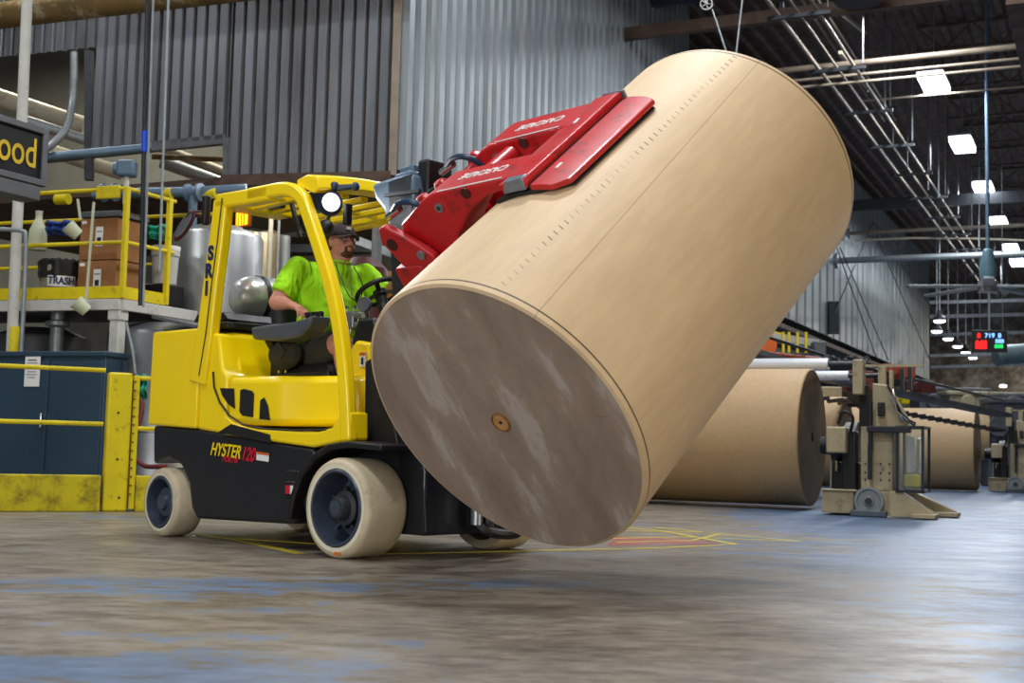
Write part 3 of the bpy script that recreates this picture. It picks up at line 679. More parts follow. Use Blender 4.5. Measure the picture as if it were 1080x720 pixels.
# far end machinery
spec = [(1000, 424, 42, (2.2, 1, .8), 'farsteel', 'grey far machine block left under the far lamps'), (1040, 426, 40, (2.6, 1, .6), 'beige', 'beige far machine block below the scoreboard'), (1072, 428, 34, (1.0, 1, .5), 'farsteel', 'grey far machine block at the right picture edge'), (1018, 430, 44, (2.5, 1, .7), 'darkpipe', 'dark low far machine behind the second mounted roll'), (1058, 450, 30, (.9, .6, 1.2), 'farsteel', 'grey machine post right of the second mounted roll')]
for px, py, Y, s_, m, lab in spec:
    p = W(px, py, Y); m_ = MB(); m_.box((p.x, p.y, (p.z+s_[2]/2)/2), (s_[0], s_[1], p.z+s_[2]/2)); m_.box((p.x, p.y-.1, p.z+s_[2]/2), (s_[0]*1.1, s_[1], .12)); m_.cyl((p.x-.3*s_[0], p.y-s_[1]/2-.15, p.z), (p.x-.3*s_[0], p.y, p.z), .25)
    tag(m_.build('far_machine', m, bev=.03), lab, 'machine')
p = W(1058, 375, 38); pipe('far_duct', [W(1050, 376, 38), W(1062, 374, 38), W(1100, 372, 38)], .3, mat('duct_grey_blue', '#5f7275', .5, .3), 'blue-grey duct at the right edge below the scoreboard', 'duct', n=18)
for i, (py, Y, lab) in enumerate([(333, 45, 'far brown beam crossing above the far lamps'), (352, 50, 'far pale beam crossing behind the scoreboard'), (374, 52, 'far pale beam crossing below the scoreboard'), (386, 54, 'lowest far pale beam above the machines'), (318, 48, 'upper far brown beam below the fan')]):
    tag(MB().bar(W(980, py+1, Y), W(1100, py-2, Y), .10, .12).build('far_beam', 'farsteel'), lab, 'beam')
for i, (px, py, lab) in enumerate([(1058, 407, 'small round far lamp low at the right edge'), (1034, 440, 'bright tube lamp over the second stand, lower left one'), (1043, 440, 'bright tube lamp over the second stand, upper right one'), (1043, 449, 'bright tube lamp over the second stand, lower right one')]):
    p = W(px, py, 33); m_ = MB(); m_.box(p, (.32 if i else .16, .12, .07)); ol = m_.build('tube_lamp', 'lampdome', bev=.03); tag(ol, lab, 'lamp'); MB().cyl(p+V((0, 0, .03)), V((p.x, p.y, CZ-.1)), .01, n=5).build('suspension_rod', 'farsteel', ol)
# yellow L shaped guard in front of the mounted roll
t = thing('yellow_guard', G(726, 529, 0), 'yellow L-shaped guard post between the big roll and the mounted roll', 'guard post')
p = G(724, 528, 0); MB().bar(p, p+V((0, 0, .60)), .06, .06, (1, 0, 0)).build('post', 'rail_yellow', t, bev=.008); MB().bar(p+V((0, 0, .05)), p+V((0, 0, .05))-ED*.75, .05, .08).build('foot_rail', 'rail_yellow', t, bev=.008)
MB().box(p-ED*.35+V((0, .12, .10)), (.5, .2, .02)).build('tray', 'palepipe', t)

# ================================================================== LEFT SIDE
# floor kerb, railing, bollard
KD = V((.90, .435, 0)).normalized(); kn = V((.435, -.90, 0)).normalized()
k1 = G(104, 539, 0); k0 = k1-KD*3.2
t = thing('guard_rail', (k0+k1)/2, 'yellow guard rail with scuffed kerb in front of the blue cabinet', 'guard rail')
MB().bar(k0+V((0, 0, .155)), k1+V((0, 0, .155)), .12, .31).build('kerb', 'kerb', t, bev=.01)
for z in (.75, 1.215): MB().tube([k0+V((0, 0, z)), k1+V((0, 0, z))], .02, 10).build('rail', 'rail_yellow', t)
pm = k0+KD*.1; MB().bar(pm+V((0, 0, .3)), pm+V((0, 0, 1.3)), .06, .06, (1, 0, 0)).build('post', 'rail_yellow', t)
pq = G(117, 539, 0)+KD*.02; tb = thing('yellow_bollard', pq, 'wide yellow steel post at the right end of the scuffed kerb', 'post')
Rk = Matrix((KD, V((-KD.y, KD.x, 0)), ZUP)).transposed()
MB().box(pq+V((0, 0, .60)), (.20, .14, 1.20), Rk).build('tube', 'rail_yellow', tb, bev=.02)
MB().box(pq+KD*.13+V((0, .03, .60)), (.05, .12, 1.16), Rk).build('side_channel', 'rail_yellow', tb, bev=.006)
m_ = MB(); [m_.cyl(pq+KD*.125+kn*.035+V((0, 0, z)), pq+KD*.125+kn*.06+V((0, 0, z)), .008, n=6) for z in [.15+.075*i for i in range(14)]]; m_.build('side_holes', 'black', tb)
m_ = MB(); [m_.cyl(pq+kn*.068+KD*dx+V((0, 0, z)), pq+kn*.073+KD*dx+V((0, 0, z)), .011, n=10) for dx, z in ((-.01, .85), (.0, .45), (.03, .12))]; m_.build('bolt', 'darkpipe', tb)
k2 = pq+KD*.17; k3 = k2+KD*1.6
t = thing('guard_rail', k2, 'short yellow guard rail section between the bollard and the truck', 'guard rail')
MB().bar(k2+V((0, 0, .155)), k3+V((0, 0, .155)), .12, .31).build('kerb', 'kerb', t, bev=.01)
for z in (.72, 1.16): MB().tube([k2+V((0, 0, z)), k3+V((0, 0, z))], .02, 10).build('rail', 'rail_yellow', t)
# blue cabinet
c1 = W(112, 372, 12.1); T = frame(V((c1.x, c1.y, 0)), EL, WD)
t = thing('blue_cabinet', V((c1.x, c1.y, 0)), 'large dark blue steel cabinet behind the yellow rail', 'cabinet')
zc = c1.z; MB(T).box((-.9, .15, (zc)/2+.04), (1.8, .3, zc-.08)).build('body', 'cab', t, bev=.012)
MB(T).box((-.9, .15, zc-.01), (1.84, .36, .05)).build('top', 'cab', t, bev=.01)
MB(T).box((-.9, .15, .03), (1.76, .28, .06)).build('plinth', 'black', t)
for x in (-.32, -.95): MB(T).box((x, -.006, zc/2+.02), (.60, .016, zc-.2)).build('door', 'cab', t, bev=.006)
MB(T).box((-.68, -.03, .78), (.03, .05, .14)).build('handle', 'chrome', t, bev=.01)
pp = W(51, 393, c1.y-.02); q = MB(T); lp = T.inverted() @ W(51, 393, 12.55)
o = MB(T).box((lp.x, -.022, lp.z), (.18, .004, .29)).build('paper_sheet', 'label'); tag(o, 'white printed sheet taped to the blue cabinet door', 'paper')
m_ = MB(T)
for i, wdt in enumerate((.1, .13, .12, .13, .11, .13, .09)): m_.box((lp.x-.005, -.0255, lp.z+.11-.028*i), (wdt, .002, .006 if i else .012))
m_.build('print_lines', 'farsteel', o)

# platform with yellow rails
PX = W(129, 309, 12.6); PX = V((PX.x, PX.y, 2.02)); pl = thing('platform', PX, 'raised steel platform with yellow handrails at the left', 'platform')
T = frame(PX, EL, WD)   # x along the wall to the right, y away
MB(T).box((-1.6, .75, -.06), (3.2, 1.5, .06)).build('deck', 'darkpipe', pl, bev=.01)
MB(T).box((-1.6, -.02, -.075), (3.2, .05, .11)).build('edge_channel', 'white', pl, bev=.008)
MB(T).box((.0, .75, -.075), (.05, 1.5, .11)).build('side_channel', 'white', pl, bev=.008)
MB(T).box((-1.6, -.02, .05), (3.2, .012, .12)).build('toe_board', 'rail_yellow', pl)
MB(T).box((.0, .33, .05), (.012, .66, .12)).build('toe_board', 'rail_yellow', pl)
for x, y in ((0, 0), (0, .64), (-1.36, 0), (-2.6, 0), (0, 1.45)): MB(T).box((x, y, .55), (.05, .05, 1.12)).build('post', 'rail_yellow', pl, bev=.008)
for z in (.55, 1.09):
    MB(T).tube([(-3.2, 0, z), (-.03, 0, z), (0, .03, z), (0, .72, z)], .022, 10).build('rail', 'rail_yellow', pl)
    MB(T).tube([(-3.2, 1.45, z), (0, 1.45, z)], .022, 10).build('rail', 'rail_yellow', pl)
MB(T).box((-.22, -.01, 1.06), (.28, .03, .13)).build('top_gusset', 'rail_yellow', pl, bev=.01)
MB(T).box((-.07, .04, -1.1), (.11, .11, 1.9)).build('support_leg', 'white', pl, bev=.012)
MB(T).box((-.07, .04, -.18), (.14, .14, .10)).build('leg_cap', 'white', pl, bev=.012)
MB(T).box((-3.1, 1.4, -1.1), (.11, .11, 1.9)).build('support_leg', 'white', pl, bev=.012)
MB(T).box((-.05, 1.4, -1.1), (.11, .11, 1.9)).build('support_leg', 'white', pl, bev=.012)
def onp(x, y, z): return T @ V((x, y, z))
Tp = T
# cardboard boxes
for i, (z, lab) in enumerate([(-.03, 'lower of two brown cardboard boxes on the platform'), (.405, 'upper brown cardboard box stacked on the platform')]):
    p = onp(-.45, .36, z); bt = thing('cardboard_box', p, lab, 'box', 'cardboard boxes on the platform')
    MB(Tp).box((-.45, .36, z+.215), (.46, .42, .425)).build('carton', 'board', bt, bev=.006)
    MB(Tp).box((-.44, .148, z+.24), (.09, .003, .2)).build('label_sheet', 'label', bt); m_ = MB(Tp); m_.box((-.44, .1455, z+.20), (.05, .002, .06)); m_.box((-.44, .1455, z+.29), (.07, .002, .008)); m_.build('label_print', 'black', bt)
    MB(Tp).box((-.63, .148, z+.39), (.06, .003, .03)).build('sticker', 'label', bt)
o = MB(Tp).box((-.45, .36, .875), (.52, .44, .06)).build('flat_tray', 'farsteel', bev=.01); tag(o, 'flat dark tray lying on the upper cardboard box', 'tray')
# trash can
p = onp(-1.02, .3, -.03); bt = thing('trash_can', p, 'pale trash can with black liner and TRASH sticker on the platform', 'trash can')
MB().lathe([(0, 0), (.19, 0), (.215, .42), (.205, .42), (.18, .03), (0, .03)], p, ZUP, 32).build('bin', mat('bin_tan', '#9a917c', .5), bt)
m_ = MB(); 
prof = [(.21, .26), (.225, .30), (.22, .36), (.232, .43), (.21, .46), (.18, .44), (.17, .38)]
vs = []; fs = []; nn = 36
for r, h in prof:
    for j in range(nn):
        rr = r*(1+.05*math.sin(j*5)+.03*math.sin(j*11)); vs.append(p+V((rr*math.cos(2*PI*j/nn), rr*math.sin(2*PI*j/nn), h+.03*math.sin(j*3)*(1 if h < .3 else .3))))
for i in range(len(prof)-1):
    for j in range(nn): fs.append((i*nn+j, i*nn+(j+1) % nn, (i+1)*nn+(j+1) % nn, (i+1)*nn+j))
m_.add(vs, fs).build('liner', 'black', bt)
vd = (V((0, 0, 0))-V((p.x, p.y, 0))).normalized(); xd_ = V((-vd.y, vd.x, 0))
m_ = MB(); st_ = []
for k in range(7):
    a = (k-3)*.22; dirv = vd*math.cos(a)+xd_*math.sin(a); st_ += [p+dirv*.222+V((0, 0, .17)), p+dirv*.222+V((0, 0, .28))]
m_.add(st_, [(2*i, 2*i+2, 2*i+3, 2*i+1) for i in range(6)]).build('sticker', 'label', bt)
text('TRASH', p+vd*.226+V((0, 0, .225)), xd_, ZUP, .10, 'navy', bt, bold=.004, sx=.85)
# plastic jug
p = onp(-1.18, .12, .52); bt = thing('plastic_jug', p, 'milky plastic bottle hanging at the platform rail above the trash can', 'bottle')
MB().lathe([(0, 0), (.085, 0), (.095, .03), (.09, .2), (.05, .30), (.035, .33), (.035, .38), (0, .38)], p, ZUP, 24).build('body', 'poly', bt)
MB().cyl(p+V((0, 0, .38)), p+V((0, 0, .41)), .038).build('screw_cap', 'white', bt)
# buckets
p = onp(-.03, .36+.62, -.03); 
o = MB(Tp).box((-.20, .86, .10), (.30, .3, .26)).build('black_crate', 'black', bev=.02); tag(o, 'black crate under the white bucket on the platform', 'crate')
p = onp(-.20, .86, .235); bt = thing('bucket', p, 'white plastic bucket on the black crate behind the rail', 'bucket')
MB().lathe([(0, 0), (.125, 0), (.14, .3), (.15, .3), (.15, .34), (.145, .40), (0, .40)], p, ZUP, 32).build('pail', 'white', bt)
MB().lathe([(.146, .36), (.153, .36), (.153, .405), (0, .415)], p, ZUP, 32).build('lid', 'label', bt)
# cloths
def cloth(p, s_, m, label):
    b_ = MB(); n_ = 14; vs = []; fs = []
    for i in range(n_+1):
        for j in range(n_+1):
            u, v = i/n_-.5, j/n_-.5; vs.append(p+V((u*s_[0], (.04*math.sin(u*17+2)+.03*math.sin(v*12))*1.0+abs(v)*.05, v*s_[1]*(1+.15*math.sin(u*9)))))
    for i in range(n_):
        for j in range(n_): a = i*(n_+1)+j; fs.append((a, a+n_+1, a+n_+2, a+1))
    o = b_.add(vs, fs).build('rag', m); md = o.modifiers.new('solid', 'SOLIDIFY'); md.thickness = .008; return tag(o, label, 'rag')
cloth(onp(-.16, .66, .76), (.30, .15), 'teal', 'teal rag hanging over the platform rail above the white bucket')
cloth(W(149, 408, 11.62), (.11, .2), 'teal', 'teal rag hanging low between bollard and truck')
cloth(onp(-.88, .10, .74), (.3, .14), 'bluecloth', 'dark blue rag over the platform rail left of the cartons')
# two long handled dippers hanging on the rail
for (a, b, c, lab) in [((82, 210), (85, 232), (77, 243), 'short handled white dipper hanging left of the cartons'), ((99, 213), (91, 316), (86, 323), 'long handled white dipper hanging in front of the cartons')]:
    pa, pb, pc = W(*a, 12.35), W(*b, 12.35), W(*c, 12.33); bt = thing('dipper', pc, lab, 'dipper', 'white dippers on the platform rail')
    MB().bar(pa, pb, .035, .02).build('handle', 'poly', bt, bev=.004)
    ax = (V((-.6, -.25, .55))).normalized(); MB().lathe([(0, -.07), (.06, -.07), (.075, .07), (.066, .07), (.054, -.055), (0, -.055)], pc, ax, 24).build('cup', 'poly', bt)
# grey upright with bent top next to the column
pipe('bent_handrail', bez([W(-20, 241, 12.5), W(10, 242, 12.5), W(24, 244, 12.5), W(27, 252, 12.5), W(26, 300, 12.5), W(22, 372, 12.5)], 6), .023, 'galv', 'bent grey handrail pipe at the left picture edge', 'handrail')
# column (white above the sign, pale with striped foot below)
ct = W(25, -20, 12.85); cb = W(14, 372, 12.85); t = thing('sign_post', V((cb.x, cb.y, 0)), 'white round post at the far left carrying the black sign', 'post')
cm = V(((ct.x+cb.x)/2, cb.y, 0)); 
MB().cyl((cb.x, cb.y, .0), (ct.x-.02, cb.y, CZ), .054, n=24).build('pole', 'white', t)
MB().cyl((cb.x, cb.y, 1.42), (cb.x, cb.y, 1.72), .060, n=24).build('yellow_band', 'rail_yellow', t)
# black hanging sign along the aisle direction
s1 = W(41, 166, 9.9); T = frame(s1, WD, V((-WD.y, WD.x, 0)))
t = thing('hanging_sign', s1, 'black sign with large yellow letters at the left picture edge', 'sign')
MB(T).box((-.75, 0, 0), (1.5, .06, .38)).build('board', 'signblack', t, bev=.006)
for z in (.205, -.205): MB(T).box((-.75, 0, z), (1.56, .10, .05)).build('frame_rail', 'farsteel', t, bev=.006)
MB(T).box((.02, 0, 0), (.05, .1, .46)).build('frame_rail', 'farsteel', t, bev=.006)
MB(T).box((-.75, .06, -.29), (1.5, .2, .12)).build('lower_box', 'farsteel', t, bev=.01)
text('wood', T @ V((-.05, -.034, .0)), WD, ZUP, .33, 'signyellow', t, align='RIGHT', bold=.002, sx=.74)
# hanging poles
for (a, b, Y, r, m, lab, nm, ct_) in [((156, -15), (148, 322), 11.9, .022, 'darkpipe', 'dark blue pole dropping in front of the platform corner', 'drop_pole', 'pole'), ((162, -15), (151, 324), 11.9, .012, 'rope', 'left of two thin white rods in front of the platform', 'drop_rod', 'rod'), ((178, -15), (168, 286), 11.9, .012, 'rope', 'right of two thin white rods in front of the platform', 'drop_rod', 'rod')]:
    pa, pb = W(*a, Y), W(*b, Y); pa = pa+(pa-pb)*.9
    o = MB().tube([pa, pb], r, 10).build(nm, m); tag(o, lab, ct_)
    if nm == 'drop_pole':
        qa, qb = W(152.6, 138, Y), W(152.1, 160, Y); MB().tube([qa, qb], .028, 10).build('blue_tape', mat('blue_tape', '#1748c8', .4), o)
# yellow insulated pipes under the roof on the left
a = wl(-30, 36)+NLc*.5; b = wl(300, -2)+NLc*.5
pipe('insulated_pipe', [a-EL*2, b+EL*2], .17, 'yellowpipe', 'lower thick yellowish insulated pipe along the top left wall', 'pipe', n=20)
pipe('insulated_pipe', [a-EL*2+V((0, 0, .5))+NLc*.4, b+EL*2+V((0, 0, .5))+NLc*.4], .2, 'yellowpipe', 'upper thick yellowish insulated pipe at the top left corner', 'pipe', n=20)
pipe('bent_conduit', bez([W(78, 55, 14.6), W(78, 80, 14.6), W(76, 108, 14.6), W(70, 135, 14.4), W(55, 152, 14.2), W(44, 160, 14)], 8), .045, 'galv', 'grey conduit bending down through the wall opening to the sign', 'conduit', n=14)
pipe('wall_pipe', [W(42, 166, 14.2), W(110, 160, 14.2), W(160, 155, 14.3)], .05, 'mastblue', 'blue-grey pipe below the corrugated wall right of the sign', 'pipe', n=14)
# things seen through the openings
for i, (a, b, Y, r, m, lab) in enumerate([((-10, 100), (90, 133), 18, .13, 'palepipe', 'cream pipe slanting behind the upper wall opening'), ((20, 125), (92, 148), 17.8, .08, 'galv', 'grey pipe slanting behind the upper wall opening'), ((40, 155), (130, 183), 17.5, .10, 'palepipe', 'cream pipe slanting behind the platform'), ((150, 148), (238, 182), 18, .07, 'palepipe', 'pale pipe slanting in the long wall opening, upper'), ((160, 165), (240, 168), 17, .04, 'yellowpipe', 'thin brownish pipe in the long wall opening'), ((170, 170), (240, 195), 18, .10, 'galv', 'grey pipe slanting in the long wall opening, lower'), ((250, 193), (400, 188), 16.2, .11, 'darkpipe', 'dark pipe directly under the corrugated wall edge'), ((300, 197), (470, 200), 16.8, .07, 'palepipe', 'brownish pipe under the corrugated wall behind the guard roof')]):
    pipe('background_pipe', [W(*a, Y), W(*b, Y+.2)], r, m, lab, n=12)
pipe('valve_pipe', [W(98, 205, 13.9), W(148, 203, 13.9), W(206, 202, 13.9), W(260, 199, 13.9)], .055, 'mastblue', 'blue-grey valve pipe behind the platform handrail', 'pipe', n=14)
o = bpy.data.objects['valve_pipe']
for px in (115, 205): p = W(px, 203, 13.9); MB().lathe([(0, -.1), (.1, -.09), (.1, -.06), (.06, -.05), (.06, .05), (.1, .06), (.1, .09), (0, .1)], p, EL, 20).build('flange', 'mastblue', o)
p = W(204, 206, 13.9); MB().cyl(p, p-V((0, 0, .55)), .05).build('drop_branch', 'mastblue', o)
for px in (64, 173, 220): p = W(px+2, 204 if px > 100 else 210, 13.9); MB().cyl(p-EL*.08, p+EL*.08, .0605).build('yellow_band', 'rail_yellow', o)
p = W(134, 178, 13.6); t = thing('valve_motor', p, 'grey-green valve actuator above the platform corner', 'valve')
MB().box(p, (.2, .16, .18)).build('housing', 'mastblue', t, bev=.03); MB().cyl(p-V((.06, .0, 0)), p-V((.14, .0, 0)), .07).build('end_cap', 'mastblue', t); MB().cyl(p, p-V((0, 0, .38)), .03).build('stem', 'white', t)
# vertical pipes behind the truck cab
for i, (px, m, r) in enumerate([(262, 'galv', .035), (272, 'rope', .02), (283, 'palepipe', .03), (292, 'galv', .02), (300, 'galv', .05), (396, 'farsteel', .06), (474, 'galv', .03)]):
    p = W(px, 300, 14.6); tag(MB().cyl((p.x, p.y, .0), (p.x, p.y, 3.25), r, n=12).build('standing_pipe', m), 'vertical pipe behind the truck, '+['first from the left beside the steel tank', 'second from the left, thin and white', 'third from the left, cream', 'fourth from the left, thin grey', 'thick grey one behind the shoulder', 'dark grey one right of the drivers head', 'grey one left of the red clamp'][i], 'pipe')
for i, (a, b, Y, m, lab) in enumerate([((330, 236), (420, 270), 15.4, 'galv', 'grey slanting brace behind the driver'), ((300, 232), (470, 240), 15.6, 'palepipe', 'pale horizontal beam behind the drivers cap'), ((290, 262), (420, 262), 16, 'darkpipe', 'dark horizontal beam behind the drivers head'), ((390, 222), (440, 262), 15.2, 'white', 'whitish slanting beam under the guard roof')]):
    tag(MB().bar(W(*a, Y), W(*b, Y), .08, .1).build('background_beam', m), lab, 'beam')
# tanks
def tank(p, r, h, m, label, bands=(.3, .7), legs=True):
    t = thing('steel_tank', p, label, 'tank')
    MB().lathe([(0, 0), (r, 0), (r, h-.04), (r-.02, h), (r*.5, h+.1), (0, h+.12)], p, ZUP, 64).build('shell', m, t, angle=30)
    for f_ in bands: MB().lathe([(r+.001, h*f_), (r+.012, h*f_+.01), (r+.012, h*f_+.05), (r+.001, h*f_+.06)], p, ZUP, 64).build('band', m, t)
    return t
p = W(228, 300, 14.1); tank(V((p.x, p.y, 0)), .50, W(228, 241, 13.6).z, 'inox', 'tall stainless steel tank behind the rear of the truck', (.55,))
p = W(266, 300, 15.3); tank(V((p.x, p.y, 0)), .42, W(300, 243, 14.8).z, mat('brass_tank', '#a99a78', .4, .7), 'brownish steel tank seen through the truck cab', (.7,))
p = W(175, 420, 13.3); tank(V((p.x, p.y, 0)), .62, W(150, 335, 12.8).z-.12, 'darktank', 'big dark steel tank under the platform left of the truck', (.4,))
p = W(40, 420, 14.6); tank(V((p.x, p.y, 0)), .55, 1.75, 'darktank', 'dark steel tank behind the blue cabinet', (.4,))
p = W(60, 355, 13.2); tag(MB().lathe([(0, 0), (.07, 0), (.07, .3), (.12, .32), (.12, .36), (.07, .38), (.07, .7), (0, .7)], V((p.x, p.y, 1.45)), ZUP, 24).build('vent_stub', 'galv'), 'grey pipe stub standing on the blue cabinet', 'pipe')
# cardboard stack and maroon drum behind the driver
p = W(400, 285, 14); tag(MB().box((p.x, p.y, 1.25), (.55, .5, 2.5)).build('cardboard_stack', 'board', bev=.01), 'tall brown cardboard stack behind the clamp base', 'box')
p = W(384, 288, 12.0); t = thing('maroon_drum', p, 'dark red rounded drum behind the driver shoulder', 'drum'); 
MB().lathe([(0, 0), (.25, 0), (.25, 2.1), (.22, 2.28), (.12, 2.38), (0, 2.4)], V((p.x, p.y, 0)), ZUP, 40).build('shell', 'darkred', t); MB().lathe([(.251, 1.0), (.262, 1.02), (.251, 1.04)], V((p.x, p.y, 0)), ZUP, 40).build('hoop', 'darkred', t)
p = W(433, 285, 12.5); t = thing('yellow_rack', V((p.x, p.y, 0)), 'yellow rack posts behind the mast', 'rack')
for dx in (-.1, .05): MB().box((p.x+dx, p.y, 1.2), (.07, .07, 2.4)).build('post', 'rail_yellow', t, bev=.008)
for z in (.8, 1.4, 2.0, 2.3): MB().box((p.x-.02, p.y, z), (.2, .05, .06)).build('beam', 'rail_yellow', t, bev=.008)
# hoses and small gear under the platform
pipe('floor_hose', bez([W(142, 395, 12.2), W(150, 430, 12.1), W(140, 470, 12.0), W(150, 490, 11.9), W(175, 492, 11.8)], 8), .022, mat('hose_red', '#6a2320', .6), 'dark red hose hanging between bollard and truck', 'hose')
pipe('floor_hose', bez([W(133, 340, 12.3), W(140, 370, 12.3), W(143, 395, 12.3)], 8), .015, 'galv', 'thin grey hose below the platform deck', 'hose')
p = G(147, 517, 0)+WD*.5; t = thing('pump', p, 'small dark pump behind the short kerb left of the rear wheel', 'pump')
MB().cyl(p+V((-.2, 0, .42)), p+V((.25, 0, .42)), .09).build('motor', 'farsteel', t); MB().box(p+V((0, 0, .28)), (.6, .3, .06)).build('base', 'steel', t, bev=.01); MB().box(p+V((0, 0, .125)), (.5, .26, .25)).build('stand', 'black', t, bev=.01); MB().cyl(p+V((.25, 0, .42)), p+V((.32, 0, .42)), .13).build('impeller_case', 'black', t)
# wall grating / shelf right of platform
tag(MB().bar(W(183, 337, 12.9), W(232, 348, 12.6), .6, .03).build('walkway_grating', 'farsteel'), 'grey walkway plate between platform and truck post', 'walkway')

# ================================================================== FLOOR MARKINGS
t = thing('floor_marking', G(700, 567, 0), 'worn yellow and red painted marking on the floor under the big roll', 'floor marking')
def line(pts, w, m='rail_yellow', z=.0025):
    b_ = MB(); pts = [G(*p, 0) for p in pts]; vs = []; fs = []
    for i, p in enumerate(pts):
        d_ = pts[min(i+1, len(pts)-1)]-pts[max(i-1, 0)]; n_ = V((-d_.y, d_.x, 0)).normalized()*w/2
        vs += [p+n_, p-n_, p+n_+V((0, 0, z)), p-n_+V((0, 0, z))]
    for i in range(len(pts)-1):
        a = 4*i; fs += [(a+2, a+3, a+7, a+6), (a, a+2, a+6, a+4), (a+1, a+5, a+7, a+3)]
    return b_.add(vs, fs).build('stripe', m, t)
M['floorline'] = mat('floor_line_yellow', '#c9b62a', .5, 0, .12, 5, dirt='#857a60', dirt_amt=.7)
M['floorred'] = mat('floor_red', '#93443c', .5, 0, .15, 4, dirt='#8f8577', dirt_amt=.8)
line([(190, 561), (245, 568), (318, 584)], .06, 'floorline'); line([(225, 566), (330, 573), (420, 578)], .05, 'floorline')
line([(400, 584), (540, 581), (690, 578), (776, 574)], .05, 'floorline')
line([(655, 556), (700, 560), (776, 574)], .05, 'floorline'); line([(640, 568), (720, 566), (846, 571)], .05, 'floorline'); line([(660, 560), (740, 561), (790, 566), (846, 571)], .04, 'floorline', .003)
line([(690, 556), (760, 563), (730, 570), (650, 572)], .04, 'floorline', .003)
b_ = MB(); b_.add([G(640, 575.5, 0)+V((0, 0, .0015)), G(760, 573.5, 0)+V((0, 0, .0015)), G(715, 567.5, 0)+V((0, 0, .0015)), G(650, 566, 0)+V((0, 0, .0015))], [(0, 1, 2, 3)]); b_.build('red_field', 'floorred', t)
t = thing('floor_marking', G(960, 527, 0), 'faded pale stripes on the floor at the right by the second roll', 'floor marking')
line([(930, 532), (1000, 534), (1100, 541)], .10, mat('faded_white', '#a9b2b8', .5, 0, .1, 5, dirt='#8f8577', dirt_amt=.9)); line([(985, 527), (1100, 533)], .12, 'floorline' if False else 'palepipe')

# ================================================================== THE LIFT TRUCK
TA = math.radians(-42.5); TD = V((math.cos(TA), math.sin(TA), 0)); TLt = V((-math.sin(TA), math.cos(TA), 0))
TO = V((-.4748, 7.7289, 0)); TM = Matrix.Translation(TO) @ Matrix.Rotation(TA, 4, 'Z'); TI = TM.inverted()
def tl(px, py, y):
    return TI @ onplane(px, py, TO+TLt*y, TLt)
def L_(x, y, z): return TM @ V((x, y, z))
truck = thing('forklift', TO, 'yellow and black lift truck with a red roll clamp and cream tyres', 'forklift', mtx=TM)
def tp(poly, y0, y1): m = MB(TM); m.prism([(x, y0, z) for x, z in poly], (0, y1-y0, 0)); return m
# chassis
m = tp([(-2.03, .47), (-2.05, .725), (-1.44, .70), (-.33, .605), (-.33, .42), (-.38, .30), (-.49, .165), (-.56, .155), (-1.50, .135), (-1.56, .20), (-1.60, .35), (-1.70, .47), (-1.85, .52), (-1.96, .50)], -.62, .62)
ch = m.build('chassis', 'chassis', truck, bev=.02)
m = tp([(-.5, .14), (-.5, .62), (.34, .62), (.40, .5), (.40, .14)], -.42, .42); m.build('front_frame', 'chassis', truck, bev=.015)
m = tp([(-2.0, .15), (-2.0, .55), (-1.5, .55), (-1.5, .15)], -.38, .38); m.build('rear_frame', 'chassis', truck, bev=.02)
m = MB(TM); m.cyl((-1.85, -.6, .225), (-1.85, .6, .225), .05); m.cyl((0, -.6, .28), (0, .6, .28), .08); m.build('axle', 'hub', truck)
# fenders over the drive wheels
def fender(y0, y1):
    outer = [(-.475, .19), (-.445, .33), (-.37, .47), (-.26, .57), (-.12, .635), (.05, .655), (.34, .64)]
    inner = [(.34, .605), (.05, .62), (-.10, .60), (-.23, .54), (-.335, .445), (-.40, .32), (-.43, .19)]
    return tp(outer+inner, y0, y1)
fender(-.70, -.40).build('fender', 'black', truck, bev=.012); fender(.40, .70).build('fender', 'black', truck, bev=.012)
# yellow counterweight and body
m = tp([(-2.10, .73), (-2.09, 1.36), (-1.555, 1.365), (-1.53, 1.34), (-1.53, .71)], -.635, .635); cw = m.build('counterweight', 'yellow', truck, bev=.035)
m = tp([(-1.525, .705), (-1.525, 1.34), (-1.33, 1.32), (-1.28, 1.10), (-1.22, 1.04), (-1.22, .68)], -.625, .625); m.build('rear_panel', 'yellow', truck, bev=.02)
# lower side skirt in yellow, stepping up to the front post
for y0, y1 in ((-.64, -.50), (.50, .64)):
    m = tp([(-1.215, .675), (-1.215, .80), (-1.12, .755), (-.95, .72), (-.30, .70), (-.16, .73), (-.08, .82), (.0, .82), (.01, .66), (-.12, .64), (-.32, .612)], y0, y1); m.build('side_sill', 'yellow', truck, bev=.015)
# engine hood: rounded plan, slightly crowned
pl_ = [(-1.215, -.625), (-.75, -.625), (-.67, -.60), (-.60, -.54), (-.14, -.46), (-.10, -.40), (-.10, .40), (-.14, .46), (-.60, .54), (-.67, .60), (-.75, .625), (-1.215, .625)]
m = MB(TM); m.prism([(x, y, .735) for x, y in pl_], (0, 0, .305)); hood = m.build('hood', 'yellow', truck, bev=.045)
m = MB(TM); sl = [tl(*q, -.63) for q in [(225, 392), (226, 408), (232, 424), (242, 438), (256, 447), (275, 452), (310, 454), (345, 453)]]
m.tube([V((p.x, -.632, p.z)) for p in sl], .0065, 6); m.build('hood_seam', 'black', truck)
def decal(pxs, y, m_, name, par, th=.006):
    pts = [tl(*q, y) for q in pxs]; b_ = MB(TM); b_.prism([V((p.x, y, p.z)) for p in pts], (0, -th, 0)); return b_.build(name, m_, par, bev=.002)
for pts in ([(232.5, 409), (247, 409.5), (248, 431), (241, 426), (235, 417)], [(254, 411), (258, 410), (266, 412), (268, 415), (267, 440), (256, 438), (253, 434)], [(274, 442), (275, 422), (279, 419), (283, 428), (285, 443)]):
    decal(pts, -.628, 'mesh', 'vent_grille', truck, .006)
